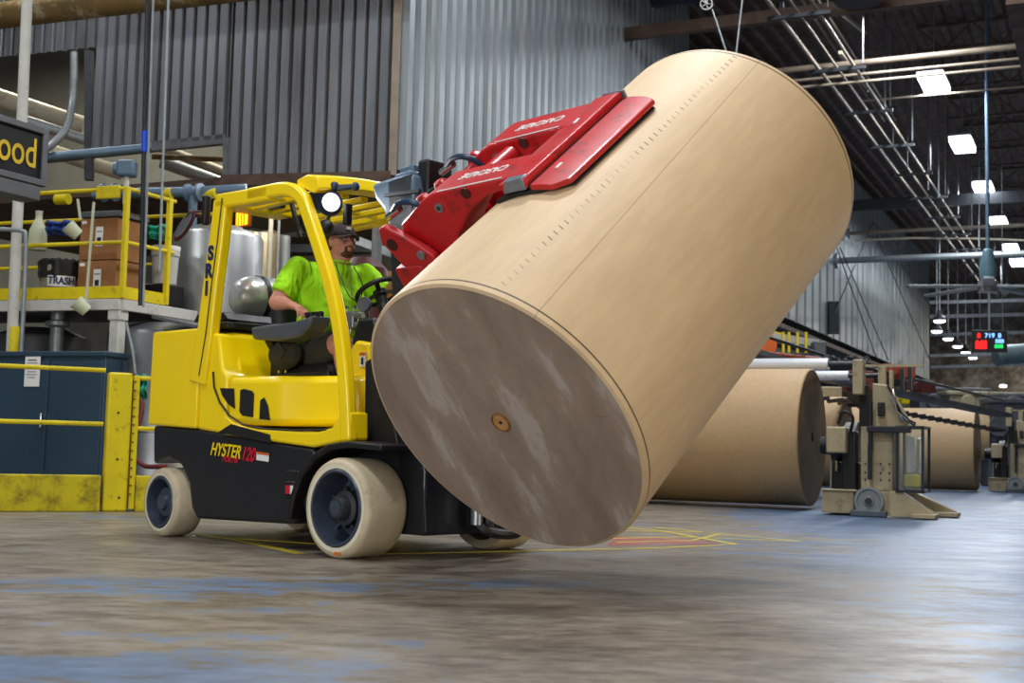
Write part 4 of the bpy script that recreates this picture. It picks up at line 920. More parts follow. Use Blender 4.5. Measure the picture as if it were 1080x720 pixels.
decal([(230, 456), (244, 447), (285, 458), (286, 467), (262, 462)], -.642, 'mesh', 'vent_grille', truck, .005)
# floor of the cab, cowl and dash
MB(TM).box((-.25, 0, .80), (.55, .8, .05)).build('floor_plate', 'black', truck, bev=.01)
m = tp([(-.36, .66), (-.36, 1.20), (-.30, 1.26), (-.18, 1.24), (-.10, .66)], -.36, .36); m.build('cowl', 'yellow', truck, bev=.02)
m = tp([(-.42, 1.24), (-.36, 1.40), (-.22, 1.40), (-.14, 1.24)], -.30, .34); m.build('dashboard', 'black', truck, bev=.02)
p = tl(382.5, 377, -.37); m = MB(TM); m.box((p.x, -.368, p.z-.01), (.055, .006, .085)); sk = m.build('warning_label', 'label', truck)
MB(TM).box((p.x, -.373, p.z+.022), (.053, .003, .018)).build('label_header', 'orange', sk); MB(TM).box((p.x, -.373, p.z-.02), (.02, .003, .04)).build('label_figure', 'navy', sk)
m = tp([(-.10, .62), (-.12, 1.12), (-.02, 1.16), (.10, .9), (.20, .62)], -.44, -.36); m.build('front_bracket', 'black', truck, bev=.012)
# inner yellow panel behind the seat
m = tp([(-1.50, 1.0), (-1.50, 1.34), (-1.36, 1.34), (-1.24, 1.04)], -.50, .50); m.build('seat_deck', 'yellow', truck, bev=.02)
m = MB(TM); p = tl(236, 380, -.5); m.cyl((p.x, -.515, p.z), (p.x, -.49, p.z), .018); m.tube([(p.x, -.515, p.z), (p.x-.03, -.52, p.z+.06)], .008, 6); m.build('latch', 'black', truck)

# ---- overhead guard
def sweep(path, w, y0, y1):
    """flat bar of in-plane width w along an x,z path, between y0 and y1"""
    n_ = len(path); vs = []; fs = []
    for i, p in enumerate(path):
        a = path[max(i-1, 0)]; b = path[min(i+1, n_-1)]; d_ = V((b[0]-a[0], 0, b[2]-a[2])).normalized(); nn = V((-d_.z, 0, d_.x))*((w[i] if isinstance(w, list) else w)/2)
        q = V((p[0], 0, p[2]))
        for yy in (y0, y1): vs += [q+nn+V((0, yy, 0)), q-nn+V((0, yy, 0))]
    for i in range(n_-1):
        a = 4*i; b = a+4; fs += [(a, b, b+1, a+1), (a+2, a+3, b+3, b+2), (a, a+2, b+2, b), (a+1, b+1, b+3, a+3)]
    fs += [(0, 1, 3, 2), (4*n_-4, 4*n_-2, 4*n_-1, 4*n_-3)]
    return MB(TM).add(vs, fs)
guard_parts = []
fr_px = [(262, 206), (283, 202), (298, 199.5), (308, 201), (316, 207), (321, 217), (336, 262), (346, 295), (354, 330), (360, 370), (363.5, 410), (365, 440), (366, 466)]
fpath = [tl(*q, -.63) for q in fr_px]; fpath = bez([(p.x, 0, p.z) for p in fpath], 4)
sweep(fpath, [.09]*12+[.085]*(len(fpath)-12), -.65, -.58).build('front_post', 'yellow', truck, bev=.018)
sweep(fpath, .105, .40, .50).build('front_post', 'yellow', truck, bev=.018)
ra = [tl(*q, -.63) for q in [(217, 352), (223, 300), (228.5, 260), (232.5, 225), (234, 210)]]
rpath = [(p.x, 0, p.z) for p in ra]; rpath = [(ra[0].x-.06, 0, 1.0)]+rpath
sweep(rpath, [.19, .165, .155, .15, .145, .145], -.65, -.575).build('rear_post', 'yellow', truck, bev=.018)
sweep(rpath, .16, .32, .42).build('rear_post', 'yellow', truck, bev=.018)
m = MB(TM); m.tube([(rpath[0][0]+.035, -.651, 1.05)]+[(p[0]+.035, -.653, p[2]) for p in rpath[1:]], .0045, 6); m.build('post_groove', 'black', truck)
rl = [tl(*q, -.63) for q in [(229, 213), (262, 207.5), (285, 203)]]
sweep([(p.x, 0, p.z) for p in rl], .10, -.65, -.55).build('roof_rail', 'yellow', truck, bev=.018)
zf = fpath[8].z; xf = -.56; zr = rl[0].z; xr_ = rl[0].x
sweep([(xr_, 0, zr), (-.95, 0, (zr+zf)/2+.01), (-.50, 0, zf)], .09, .40, .50).build('roof_rail', 'yellow', truck, bev=.018)
# front header, crowned sheet
m = MB(TM); vs = []; fs = []
for i in range(9):
    y = -.60+1.05*i/8; cz = .05*math.sin(PI*i/8)
    for x, z in ((-.40, 2.155), (-.43, 2.235), (-.52, 2.255), (-.62, 2.235), (-.62, 2.20), (-.45, 2.13)): vs.append((x, y, z+cz))
for i in range(8):
    for j in range(6): fs.append((6*i+j, 6*i+(j+1) % 6, 6*i+6+(j+1) % 6, 6*i+6+j))
fs += [tuple(range(6)), tuple(range(48, 54))]
m.add(vs, fs).build('roof_header', 'yellow', truck, bev=.01)
for i in range(6):
    y = -.42+.155*i; m = MB(TM); m.bar((-1.30, y, zr-.02), (-.55, y, zf+.0), .055, .035); m.build('roof_slat', 'yellow', truck, bev=.006)
m = MB(TM); m.box((-1.34, -.08, zr-.015), (.16, 1.0, .06)); m.build('rear_header', 'yellow', truck, bev=.012)
m = MB(TM); m.bar((-.95, -.55, zr+.0), (-.95, .42, zr+.0), .06, .03); m.build('cross_bar', 'yellow', truck, bev=.008)
# lettering
p = tl(220.5, 286, -.653); up_ = TM.to_3x3() @ V((ra[3].x-ra[0].x, 0, ra[3].z-ra[0].z)).normalized(); xd = TD
for i, c_ in enumerate('SR1'):
    q = TM @ V((p.x-.005, -.654, p.z))+up_*(.115*(1-i)); text(c_, q, xd, ZUP, .125, 'navy', truck, 'letter', bold=.006)
def ttext(s, px, py, size, m_, y=-.623, **k):
    p = tl(px, py, y); a = tl(px+20, py+(k.pop('slope', 0))*20, y); return text(s, TM @ V((p.x, y, p.z)), TM.to_3x3() @ V((a.x-p.x, 0, a.z-p.z)), ZUP, size, m_, truck, **k)
ttext('HYSTER', 237.5, 475.5, .115, 'signyellow' if False else 'yellow', bold=.0015, shear=.3, slope=.13, sx=.80)
ttext('120', 261.5, 479.5, .115, 'redletter', bold=.004, shear=.3, slope=.13, sx=.80)
ttext('FORTIS', 242.5, 484.5, .05, 'redletter', shear=.3, slope=.13, bold=.002)
lb = decal([(271, 476), (284, 478), (283.5, 487), (270.5, 485)], -.622, 'label', 'caution_label', truck, .003)
decal([(271, 476), (284, 478), (284, 480.5), (271, 478.5)], -.6255, 'orange', 'label_header', lb, .002)
p = tl(300, 523, -.63); m = MB(TM); m.box((-.52, -.61, .36), (.09, .06, .10)); rf = m.build('step_light', 'black', truck, bev=.01); MB(TM).box((-.53, -.642, .36), (.05, .006, .05)).build('red_reflector', 'redletter', rf); MB(TM).box((-.50, -.642, .36), (.025, .006, .05)).build('white_reflector', 'label', rf)
m = MB(TM); [m.cyl((-.56+.03*i, -.625, .47), (-.56+.03*i, -.618, .47), .005, n=8) for i in range(4)]; m.build('rivets', 'steel', truck)

# ---- wheels
def wheel(c, out, w, R, rimR, steer=0, label=None, spokes=True):
    # c: centre of the outer face; out = -1 (near side) or +1
    ax = V((math.sin(steer), out*math.cos(steer), 0)); o = V(c)
    m = MB(TM); m.lathe([(rimR+.004, 0), (R-.035, .0), (R-.012, -.006), (R, -.03), (R, -w+.03), (R-.012, -w), (rimR+.004, -w), (rimR+.004, 0)], o, ax, 64); t_ = m.build('tyre', 'tire', truck, angle=50)
    m = MB(TM); m.lathe([(rimR+.006, .001), (R-.036, .0015)], o, ax, 64); m.build('sidewall', 'tireside', t_)
    m = MB(TM); rr = rimR
    m.lathe([(rr+.004, -.004), (rr-.005, .006), (rr-.016, .004), (rr-.022, -.02), (rr-.035, -w*.62), (rr*.6, -w*.66), (rr*.55, -w*.45), (rr*.42, -w*.42), (rr*.40, -w*.25), (0, -w*.25)], o, ax, 48); r_ = m.build('rim', 'rim', t_)
    u = ax.cross(V((0, 0, 1))).normalized(); v = V((0, 0, 1))
    m = MB(TM)
    if spokes:
        m.lathe([(rr*.44, -w*.5), (rr*.46, -w*.22), (rr*.34, -w*.18), (rr*.30, -w*.04), (rr*.26, 0), (0, 0)], o, ax, 32)
        for k in range(10):
            a = 2*PI*k/10; q = o+(u*math.cos(a)+v*math.sin(a))*rr*.52-ax*w*.42; m.cyl(q-ax*.01, q+ax*.028, .014, n=6)
        hb = m.build('hub', 'hub', r_)
        m = MB(TM)
        for k in range(6):
            a = 2*PI*(k+.3)/6; dr = u*math.cos(a)+v*math.sin(a); m.bar(o+dr*rr*.55-ax*w*.5, o+dr*rr*.9-ax*w*.5, .018, .05, ax)
        m.build('rim_rib', 'rim', r_)
        MB(TM).cyl(o-ax*.004, o+ax*.003, rr*.2, n=24).build('hub_cap', 'rim', r_)
    else:
        m.lathe([(rr*.62, -w*.55), (rr*.55, -w*.2), (rr*.35, -w*.16), (rr*.30, -w*.05), (0, -w*.05)], o, ax, 32); m.build('hub', 'rim', r_)
    return t_
w1 = wheel((0, -.72, .28), -1, .29, .28, .215)
q = V((.03, -.7225, .030)); MB(TM).box(q, (.05, .003, .018)).build('size_mark', 'orange', w1)
wheel((0, .74, .28), 1, .29, .28, .215)
wheel((-1.85, -.67, .225), -1, .20, .225, .168, steer=math.radians(-3), spokes=False)
wheel((-1.85, .67, .225), 1, .20, .225, .168, steer=math.radians(3), spokes=False)

# ---- lamps, mirror, roof equipment
p = tl(349.5, 213, -.50); c = V((p.x, -.50, p.z)); axl = V((.93, -.40, -.04)).normalized()
m = MB(TM); m.lathe([(0, -.13), (.045, -.12), (.066, -.05), (.066, 0), (.058, .0), (.054, -.01), (0, -.01)], c, axl, 28); hl = m.build('headlight', 'mastblue', truck); hl.data.materials[0] = mat('lamp_housing_navy', '#22344e', .4)
MB(TM).lathe([(0, .004), (.048, .0), (.054, -.008), (0, -.009)], c, axl, 28).build('lens', 'headlamp', hl)
m = MB(TM); 
for k in range(7): m.lathe([(.03, -.125+.014*k), (.082-.004*(6-k), -.122+.014*k), (.03, -.118+.014*k)], c, axl, 24, True)
m.build('cooling_fins', hl.data.materials[0], hl)
m = MB(TM); m.box(c+V((-.14, .02, .02)), (.12, .10, .12)); m.bar(c+V((-.02, .02, .09)), c+V((.10, .10, .10)), .05, .03); m.sph(c+V((.0, .02, .10)), .03, 10); m.sph(c+V((.1, .1, .10)), .028, 10); m.build('bracket', hl.data.materials[0], hl, bev=.01)
MB(TM).box(c+V((.06, .08, -.07)), (.035, .05, .13)).build('side_lamp', 'black', hl, bev=.008)
ll = bpy.data.lights.new('headlight_beam', 'SPOT'); ll.energy = 40; ll.spot_size = 1.6; ll.spot_blend = .8; ll.shadow_soft_size = .05
lo = bpy.data.objects.new('headlight_beam', ll); COL.objects.link(lo); lo.location = TM @ (c+axl*.03); lo.rotation_euler = (TM.to_3x3() @ axl).to_track_quat('-Z', 'Y').to_euler()
p = tl(268, 232, -.2); m = MB(TM); m.box((p.x+.02, -.2, p.z-.01), (.12, .14, .12)); bc = m.build('strobe_housing', 'black', truck, bev=.01); MB(TM).box((p.x-.02, -.285, p.z+.0), (.10, .03, .09)).build('amber_lens', 'amber', bc, bev=.01)
m = MB(TM); [m.box((p.x-.06+.03*i, -.305, p.z), (.006, .006, .11)) for i in range(4)]; m.build('lens_cage', 'rail_yellow', bc)
p = tl(287, 217, -.3); m = MB(TM); m.box((p.x, -.3, p.z), (.27, .08, .055)); dm = m.build('roof_monitor', 'black', truck, bev=.01); m = MB(TM); [m.box((p.x+dx, -.343, p.z+dz), (.012, .004, .01)) for dx, dz in ((-.02, .012), (.0, .012), (.02, .008), (-.01, -.008), (.015, -.01))]; m.build('green_indicator', 'led_green', dm)
m = MB(TM); m.box((-1.2, -.12, 2.07), (.22, .14, .10)); m.tube(bez([(-1.15, -.2, 2.1), (-1.0, -.22, 1.98), (-.85, -.2, 2.0), (-.8, -.18, 2.12)], 6), .012, 8); m.tube(bez([(-.95, -.25, 2.15), (-.92, -.28, 2.05), (-.85, -.28, 1.98), (-.80, -.2, 2.03)], 6), .01, 8); m.sph((-.82, -.2, 2.02), (.06, .05, .05), 12); m.build('roof_camera_box', 'black', truck)
m = MB(TM); a = tl(305, 205, -.4); b = tl(317, 250, -.4); m.bar((a.x, -.4, a.z), (b.x, -.4, b.z), .025, .02); m.build('hanging_strap', 'black', truck)
# rear mirror on its bracket
pa = tl(221, 222, -.5); m = MB(TM); m.box((pa.x-.01, -.52, pa.z), (.045, .05, .20)); mr = m.build('mirror_bracket', 'black', truck, bev=.012)
a = tl(216, 228, -.5); b = tl(199, 226, -.55); m = MB(TM); m.tube([(a.x, -.5, a.z), (b.x, -.55, b.z)], .014, 8); m.tube([(a.x, -.5, a.z+.03), (b.x, -.55, b.z+.02)], .008, 8); m.build('mirror_arm', 'darkred', mr)
b = tl(195, 238, -.55); Rm = Matrix.Rotation(-.65, 3, 'Y'); m = MB(TM); m.sph((b.x, -.55, b.z), (.15, .02, .055), 20, Rm); m.build('mirror_back', 'darkred', mr); MB(TM).sph((b.x+.01, -.568, b.z+.005), (.12, .008, .040), 20, Rm).build('mirror_glass', 'chrome', mr)

# ---- seat, console, steering wheel, levers
m = MB(TM); m.box((-.93, 0, 1.085), (.55, .50, .11)); m.build('seat_cushion', 'rubber', truck, bev=.04)
m = MB(TM); m.bar((-1.22, 0, 1.12), (-1.32, 0, 1.62), .46, .12, (1, 0, .2)); m.build('seat_back', 'rubber', truck, bev=.045)
m = MB(TM); m.box((-.92, -.27, 1.06), (.56, .03, .06)); m.box((-1.16, -.275, 1.16), (.12, .04, .22)); sf = m.build('seat_frame', 'black', truck, bev=.012); m = MB(TM); [m.cyl((-1.12+dx, -.30, 1.09), (-1.12+dx, -.29, 1.09), .010, n=10) for dx in (0, .07)]; m.build('bolt', 'chrome', sf)
m = MB(TM); m.sph((-1.06, -.30, 1.20), (.16, .06, .10), 20); pch = m.build('storage_pouch', 'pouch', truck); m = MB(TM); m.box((-1.04, -.362, 1.22), (.10, .006, .07), Matrix.Rotation(.75, 3, 'Y')); m.build('pouch_flap', 'shorts', pch)
m = tp([(-1.23, 1.37), (-1.20, 1.29), (-.95, 1.27), (-.72, 1.29), (-.62, 1.36), (-.60, 1.42), (-.68, 1.40), (-.80, 1.385), (-1.0, 1.38)], -.46, -.30); cn = m.build('armrest_console', mat('console_grey', '#4a5158', .45), truck, bev=.02)
for i in range(4):
    x = -.775+.045*i; m = MB(TM); m.bar((x, -.37, 1.37), (x+.012, -.37, 1.425), .018, .014, (0, 1, 0)); m.box((x+.014, -.37, 1.432), (.03, .03, .035)); m.build('finger_lever', 'black', cn, bev=.006)
m = MB(TM); m.bar((-1.15, -.36, 1.30), (-1.20, -.20, 1.15), .05, .05); m.build('console_support', 'black', truck)
SC = V((-.505, .0, 1.60)); SU = V((0, 1, 0)); SV = V((.86, 0, .50)); SN = SV.cross(SU)*-1
if SN.z < 0: SN = -SN
m = MB(TM); m.tube(arc(SC, .15, 0, 345, 40, SU, SV), .016, 10, True); stw = m.build('steering_wheel', 'black', truck)
m = MB(TM); m.cyl(SC-SN*.03, SC+SN*.005, .045); [m.bar(SC, SC+(SU*math.cos(a)+SV*math.sin(a))*.145, .03, .012, SN) for a in (.3, 2.4, 4.5)]; m.build('wheel_spokes', 'black', stw)
m = MB(TM); m.cyl(SC-SN*.02, (-.36, -.02, 1.30), .035); m.build('steering_column', 'black', truck)
kn_ = SC+(SU*.64+SV*.77)*.15; m = MB(TM); m.cyl(kn_, kn_+SN*.045, .010); m.sph(kn_+SN*.06, (.024, .024, .026), 14); m.build('steering_knob', 'black', stw)
p = tl(384, 321, -.2); m = MB(TM); m.lathe([(0, -.02), (.045, -.02), (.05, .0), (.045, .012), (0, .012)], (p.x, -.2, p.z), (.3, -1, .1), 24); gg = m.build('gauge', 'farsteel', truck); 
m = MB(TM); b = tl(386, 372, -.2); m.tube([(p.x, -.2, p.z-.03), (p.x+.01, -.21, p.z-.10), (p.x+.0, -.20, b.z)], .012, 8); [m.cyl((p.x+.005, -.205, p.z-z), (p.x+.005, -.205, p.z-z-.025), .02, n=6) for z in (.06, .13, .2)]; m.build('gauge_fitting', 'steel', gg)
m = MB(TM); 
for i in range(5):
    q = tl(362+4*i, 332-(i % 2)*8, -.15); m.tube([(q.x, -.15, q.z-.12), (q.x, -.15, q.z)], .007, 6); m.sph((q.x, -.15, q.z), .014, 8)
m.build('valve_levers', 'chrome', truck)
m = MB(TM); q = tl(373, 338, -.12); m.box((q.x, -.10, q.z), (.10, .14, .11)); m.cyl((q.x-.06, -.15, q.z+.03), (q.x+.16, -.15, q.z+.03), .02); m.cyl((q.x-.06, -.15, q.z-.03), (q.x+.13, -.15, q.z-.03), .018); m.build('valve_block', 'steel', truck, bev=.006)

# ---- mast (tilted back a little)
TILT = math.radians(-6); MT = TM @ Matrix.Translation((.32, 0, .15)) @ Matrix.Rotation(TILT, 4, 'Y')
for s_ in (-1, 1):
    m = MB(MT); m.prism([(-.10, s_*.42, 0), (-.10, s_*.34, 0), (-.08, s_*.34, 0), (-.08, s_*.395, 0), (.08, s_*.395, 0), (.08, s_*.34, 0), (.10, s_*.34, 0), (.10, s_*.42, 0)], (0, 0, 2.05)); m.build('mast_channel', 'chassis', truck, bev=.006)
    m = MB(MT); m.box((.0, s_*.33, 1.08), (.12, .06, 2.10)); m.build('inner_mast', 'mastblue' if s_ < 0 else 'chassis', truck, bev=.008)
    m = MB(MT); m.cyl((.0, s_*.22, 0), (.0, s_*.22, 1.1), .045); m.cyl((.0, s_*.22, 1.1), (.0, s_*.22, 2.0), .028); m.build('lift_cylinder', 'chassis', truck)
    m = MB(MT); m.box((.07, s_*.12, 1.0), (.02, .03, 1.9)); m.build('lift_chain', 'hub', truck)
MB(MT).box((0, 0, 2.02), (.14, .80, .14)).build('mast_crosshead', 'mastblue', truck, bev=.02)
MB(MT).box((0, 0, .06), (.16, .80, .12)).build('mast_tie', 'chassis', truck, bev=.01)
MB(MT).box((-.06, 0, 1.15), (.05, .78, .12)).build('mast_tie', 'chassis', truck, bev=.01)
# grey-blue shroud at the mast head as in the photograph
pts = [tl(*q, -.36) for q in [(399, 196), (416, 190), (432, 185), (442, 184), (446, 204), (440, 226), (428, 238), (417, 240), (411, 222), (403, 212)]]
m = MB(TM); m.prism([V((p.x, -.42, p.z)) for p in pts], (0, .14, 0)); sh = m.build('hose_shroud', 'mastblue', truck, bev=.025)
a = [tl(*q, -.43) for q in ((406, 206), (443, 201))]; MB(TM).bar((a[0].x, -.43, a[0].z), (a[1].x, -.43, a[1].z), .02, .02).build('weld_seam', 'darkpipe', sh)
m = MB(TM); a = tl(448, 200, -.3); m.box((a.x+.03, -.25, a.z), (.10, .20, .34)); m.build('sheave_box', 'black', truck, bev=.02)
hz = [[(438, 236), (442, 214), (450, 200), (461, 194), (474, 197), (481, 212)], [(444, 236), (448, 214), (456, 204), (466, 200), (476, 204)], [(432, 238), (437, 218), (446, 205), (458, 198), (470, 198), (478, 206)]]
for h_ in hz:
    m = MB(TM); m.tube(bez([(lambda p_: (p_.x, -.46+.02*k, p_.z))(tl(*q, -.46)) for k, q in enumerate(h_)], 8), .016, 8); m.build('hydraulic_hose', 'rubber', truck)
m = MB(TM); p = tl(468, 525, -.1); m.cyl((.50, -.10, .30), (.50, -.10, .62), .022); m.cyl((.50, -.10, .20), (.50, -.10, .36), .035); m.build('hose_fitting', 'steel', truck)
m = MB(TM); m.tube(bez([(.48, -.10, .22), (.56, -.05, .16), (.6, .12, .15), (.5, .3, .2)], 8), .03, 10); m.cyl((.5, .0, .15), (.5, .0, .9), .05); m.build('lower_hose', 'black', truck)
# carriage
m = MB(MT)
for z in (.85, 1.35, 1.75): m.box((.16, 0, z), (.05, .90, .12))
m.build('carriage', 'chassis', truck, bev=.01)

# ================================================================== THE BIG ROLL AND ITS CLAMP
RA = V((.526784, .574884, .626104)).normalized(); RD = TD.copy(); RA = (RA-RD*RA.dot(RD)).normalized(); RG = RD.cross(RA)
RC = V((-.0434286, 5.938857, .7564))
RM = Matrix(((RD.x, RA.x, RG.x, RC.x), (RD.y, RA.y, RG.y, RC.y), (RD.z, RA.z, RG.z, RC.z), (0, 0, 0, 1)))
roll = thing('paper_roll', RC, 'huge tilted kraft paper roll held in the air by the red clamp', 'paper roll', mtx=RM)
R = ROLL_R
m = MB(RM); m.lathe([(R-.02, -.0), (R-.004, .006), (R, .02), (R, ROLL_L-.02), (R-.006, ROLL_L), (R-.03, ROLL_L+.001), (0, ROLL_L)], (0, 0, 0), (0, 1, 0), 160); m.build('wrap', 'kraft', roll, angle=50)
m = MB(RM); m.lathe([(.052, .004), (.2, .004), (.45, .004), (R-.03, .002), (R-.02, 0)], (0, 0, 0), (0, 1, 0), 128); m.build('end_face', 'kraftface', roll, angle=50)
m = MB(RM); m.lathe([(.052, .004), (.052, -.004), (.047, -.006), (.047, .03), (0, .03)], (0, 0, 0), (0, 1, 0), 32); cr_ = m.build('core_tube', 'board', roll)
m = MB(RM); m.lathe([(.0, .0), (.045, .0), (.045, .02), (0, .02)], (0, 0, 0), (0, 1, 0), 24); cp = m.build('wooden_plug', 'wood', cr_); MB(RM).cyl((0, -.003, 0), (0, .0, 0), .009, n=12).build('plug_hole', 'black', cp)
# --- clamp in the roll's frame: x away from the truck, y along the roll, z outwards
def rp(poly, s0, s1): m = MB(RM); m.prism([(t, s0, g) for t, g in poly], (0, s1-s0, 0)); return m
ARM = [(-1.02, .60), (-.98, .68), (-.74, .80), (-.66, .825), (-.14, .845), (-.02, .835), (.0, .80), (-.30, .765), (-.45, .70), (-.60, .58), (-.72, .40), (-.80, .22), (-.95, .22)]
for k, (s0, s1) in enumerate(((.84, 1.10), (1.38, 1.66))):
    arm = rp(ARM, s0, s1).build('clamp_arm', 'red', truck, bev=.018)
    # white lettering, read from the far side as on the original
    tx = text('CASCADE', RM @ V((-.37, s0+.14, .8385)), RM.to_3x3() @ V((-1, 0, -.03)), RM.to_3x3() @ V((0, -1, 0)), .078, 'label', arm, extr=.003, bold=0, sx=.95, shear=.3)
    m = MB(RM); m.tube([(-.62, s0+.012, .829), (-.16, s0+.012, .847)], .0035, 6); m.build('edge_line', 'label', arm)
    m = MB(RM)
    for t_, g_2 in ((-.64, .745), ): m.cyl((t_, s0-.012, g_2), (t_, s0+.02, g_2), .026, n=20)
    m.build('pin', 'steel', arm); m = MB(RM); m.cyl((-.64, s0-.016, .745), (-.64, s0+.02, .745), .012, n=12); m.build('grease_nipple', 'hub', arm)
    MB(RM).cyl((-.42, s0-.008, .80), (-.42, s0+.02, .80), .03, n=20).build('pivot_boss', 'redworn' if False else 'darkred', arm)
# hinge plates of the frame
FP = [(-1.12, .62), (-1.09, .70), (-1.04, .71), (-.86, .58), (-.78, .50), (-.80, .40), (-.86, .16), (-.98, .16), (-1.02, .42)]
for s0 in (.775, 1.115, 1.285, 1.615):
    fp = rp(FP, s0, s0+.05).build('hinge_plate', 'red', truck, bev=.012)
    MB(RM).cyl((-.86, s0-.012, .52), (-.86, s0+.06, .52), .026, n=20).build('pin', 'steel', fp); MB(RM).cyl((-1.04, s0-.004, .60), (-1.04, s0+.054, .60), .036, n=20).build('pin', 'darkred', fp)
# clamp cylinders with blue hoses between plates
for s_ in (.97, 1.47):
    m = MB(RM); m.cyl((-1.10, s_, .30), (-.80, s_, .66), .05); m.cyl((-.80, s_, .66), (-.70, s_, .76), .028); m.build('clamp_cylinder', 'red', truck)
    m = MB(RM); m.cyl((-1.08, s_-.10, .72), (-.96, s_-.10, .76), .02, n=10); cf_ = m.build('hose_fitting', 'chrome', truck)
    m = MB(RM); m.tube(bez([(-1.02, s_-.10, .75), (-.92, s_-.12, .80), (-.82, s_-.12, .79), (-.76, s_-.08, .70)], 8), .017, 10); m.build('hydraulic_hose', mat('hose_blue', '#16324e', .45), truck)
# cross box between arms near the pad
m = rp([(-.15, .842), (-.02, .835), (.0, .80), (-.15, .785)], 1.10, 1.38); m.build('arm_bridge', 'red', truck, bev=.015)
MB(RM).cyl((-.50, 1.10, .76), (-.50, 1.345, .76), .05).build('cross_tube', 'red', truck)
# contact pad: two curved leaves
def leaf(a0, a1, s0, s1, r0, r1, ch=.07, chfar=.03):
    vs = []; fs = []; n_ = 14
    for i in range(n_+1):
        f_ = i/n_; a = math.radians(a0+(a1-a0)*f_)
        c0_ = ch*max(0, (f_-.6)/.4)**1.5; c1_ = chfar*max(0, (f_-.6)/.4)
        for r_ in (r0, r1 if f_ < .97 else r1-.008):
            for s_ in (s0+c0_, s1-c1_): vs.append((math.sin(a)*r_, s_, math.cos(a)*r_))
    for i in range(n_):
        a = 4*i; b = a+4; fs += [(a, b, b+1, a+1), (a+2, a+3, b+3, b+2), (a, a+2, b+2, b), (a+1, b+1, b+3, a+3)]
    fs += [(0, 1, 3, 2), (4*n_, 4*n_+2, 4*n_+3, 4*n_+1)]
    return MB(RM).add(vs, fs)
pad = leaf(-10, 2.2, .79, 1.73, .793, .848, .0, .0).build('pad_back', 'red', truck, bev=.012)
pad2 = leaf(-15, 17, .79, 1.73, .763, .782, .10, .04).build('pad_liner', 'rubber', truck, bev=.004)
pad3 = leaf(3.2, 16.8, .79, 1.73, .782, .812, .09, .03).build('pad_leaf', 'red', truck, bev=.006)
m = leaf(1.9, 3.5, .80, 1.72, .782, .808, 0, 0); m.build('pad_groove', 'black', truck)
m = MB(RM); m.prism([(-.13, .785, .785), (.02, .785, .79), (.02, .785, .855), (-.10, .785, .85)], (0, .05, 0)); m.build('worn_edge', 'redworn', pad, bev=.006)
MB(RM).box((-.02, 1.735, .825), (.14, .014, .05)).build('worn_edge', 'redworn', pad, bev=.004)
MB(RM).box((.10, .98, .806), (.018, .05, .006)).build('chipped_mark', 'label', pad3); MB(RM).box((-.06, 1.42, .848), (.018, .05, .006)).build('chipped_mark', 'label', pad)
# frame body, rotator, counter arm with its pad under the roll
m = MB(RM); m.box((-1.0, 1.21, .10), (.22, .90, .72)); m.build('clamp_frame', 'red', truck, bev=.02)
m = MB(RM); m.cyl((-1.24, 1.21, 0), (-1.10, 1.21, 0), .30, n=40); m.build('rotator', 'black', truck)
m = rp([(-1.08, -.2), (-.9, -.2), (-.86, -.5), (-.70, -.72), (-.30, -.86), (.0, -.85), (.0, -.80), (-.28, -.785), (-.55, -.62), (-.80, -.30), (-.85, 0), (-1.08, 0)], .95, 1.47); m.build('counter_arm', 'red', truck, bev=.015)
leafm = leaf(158, 202, .79, 1.73, .763, .80, 0, 0); leafm.build('counter_pad', 'red', truck, bev=.008)

# ================================================================== GAS BOTTLE
a = V((-1.77, -.20, 1.63)); b = V((-1.77, .34, 1.615))
tk = thing('gas_bottle', TM @ V((-1.77, -.04, 1.46)), 'silver gas bottle lying across the rear of the lift truck', 'gas bottle', mtx=TM @ Matrix.Translation((-1.77, -.04, 1.46)))
m = MB(TM); ax = V((0, 1, 0)); Lc = .78
m.lathe([(0, -.02), (.06, -.015), (.11, .02), (.145, .08), (.155, .14), (.155, .26), (.158, .265), (.158, .275), (.155, .28), (.155, .52), (.158, .525), (.158, .535), (.155, .54), (.155, .64), (.14, .72), (.09, .77), (0, .79)], a, ax, 40); m.build('shell', mat('aluminium_bottle', '#cfd3d0', .32, .55, .1, 10, dirt='#8f9490', dirt_amt=.4), tk)
m = MB(TM); m.lathe([(.135, .70), (.145, .70), (.145, .86), (.135, .86)], a, ax, 36, True); m.build('foot_ring', 'galv', tk)
m = MB(TM); [m.lathe([(.160, y), (.164, y), (.164, y+.035), (.160, y+.035)], a, ax, 36, True) for y in (.16, .52)]; m.build('strap', 'darkpipe', truck)
m = MB(TM); m.prism([(-1.97, -.40, 1.44), (-1.57, -.40, 1.44), (-1.62, -.40, 1.50), (-1.68, -.40, 1.47), (-1.86, -.40, 1.47), (-1.92, -.40, 1.50)], (0, .72, 0)); m.box((-1.77, -.04, 1.40), (.5, .60, .06)); m.box((-1.52, -.1, 1.385), (.35, .9, .04)); m.build('bottle_cradle', 'black', truck, bev=.01)
m = MB(TM); [m.cyl((-1.70+.05*i, -.52, 1.385), (-1.67+.05*i, -.52, 1.385), .018, n=8) for i in range(8)]; m.build('hose_clips', 'hub', truck)

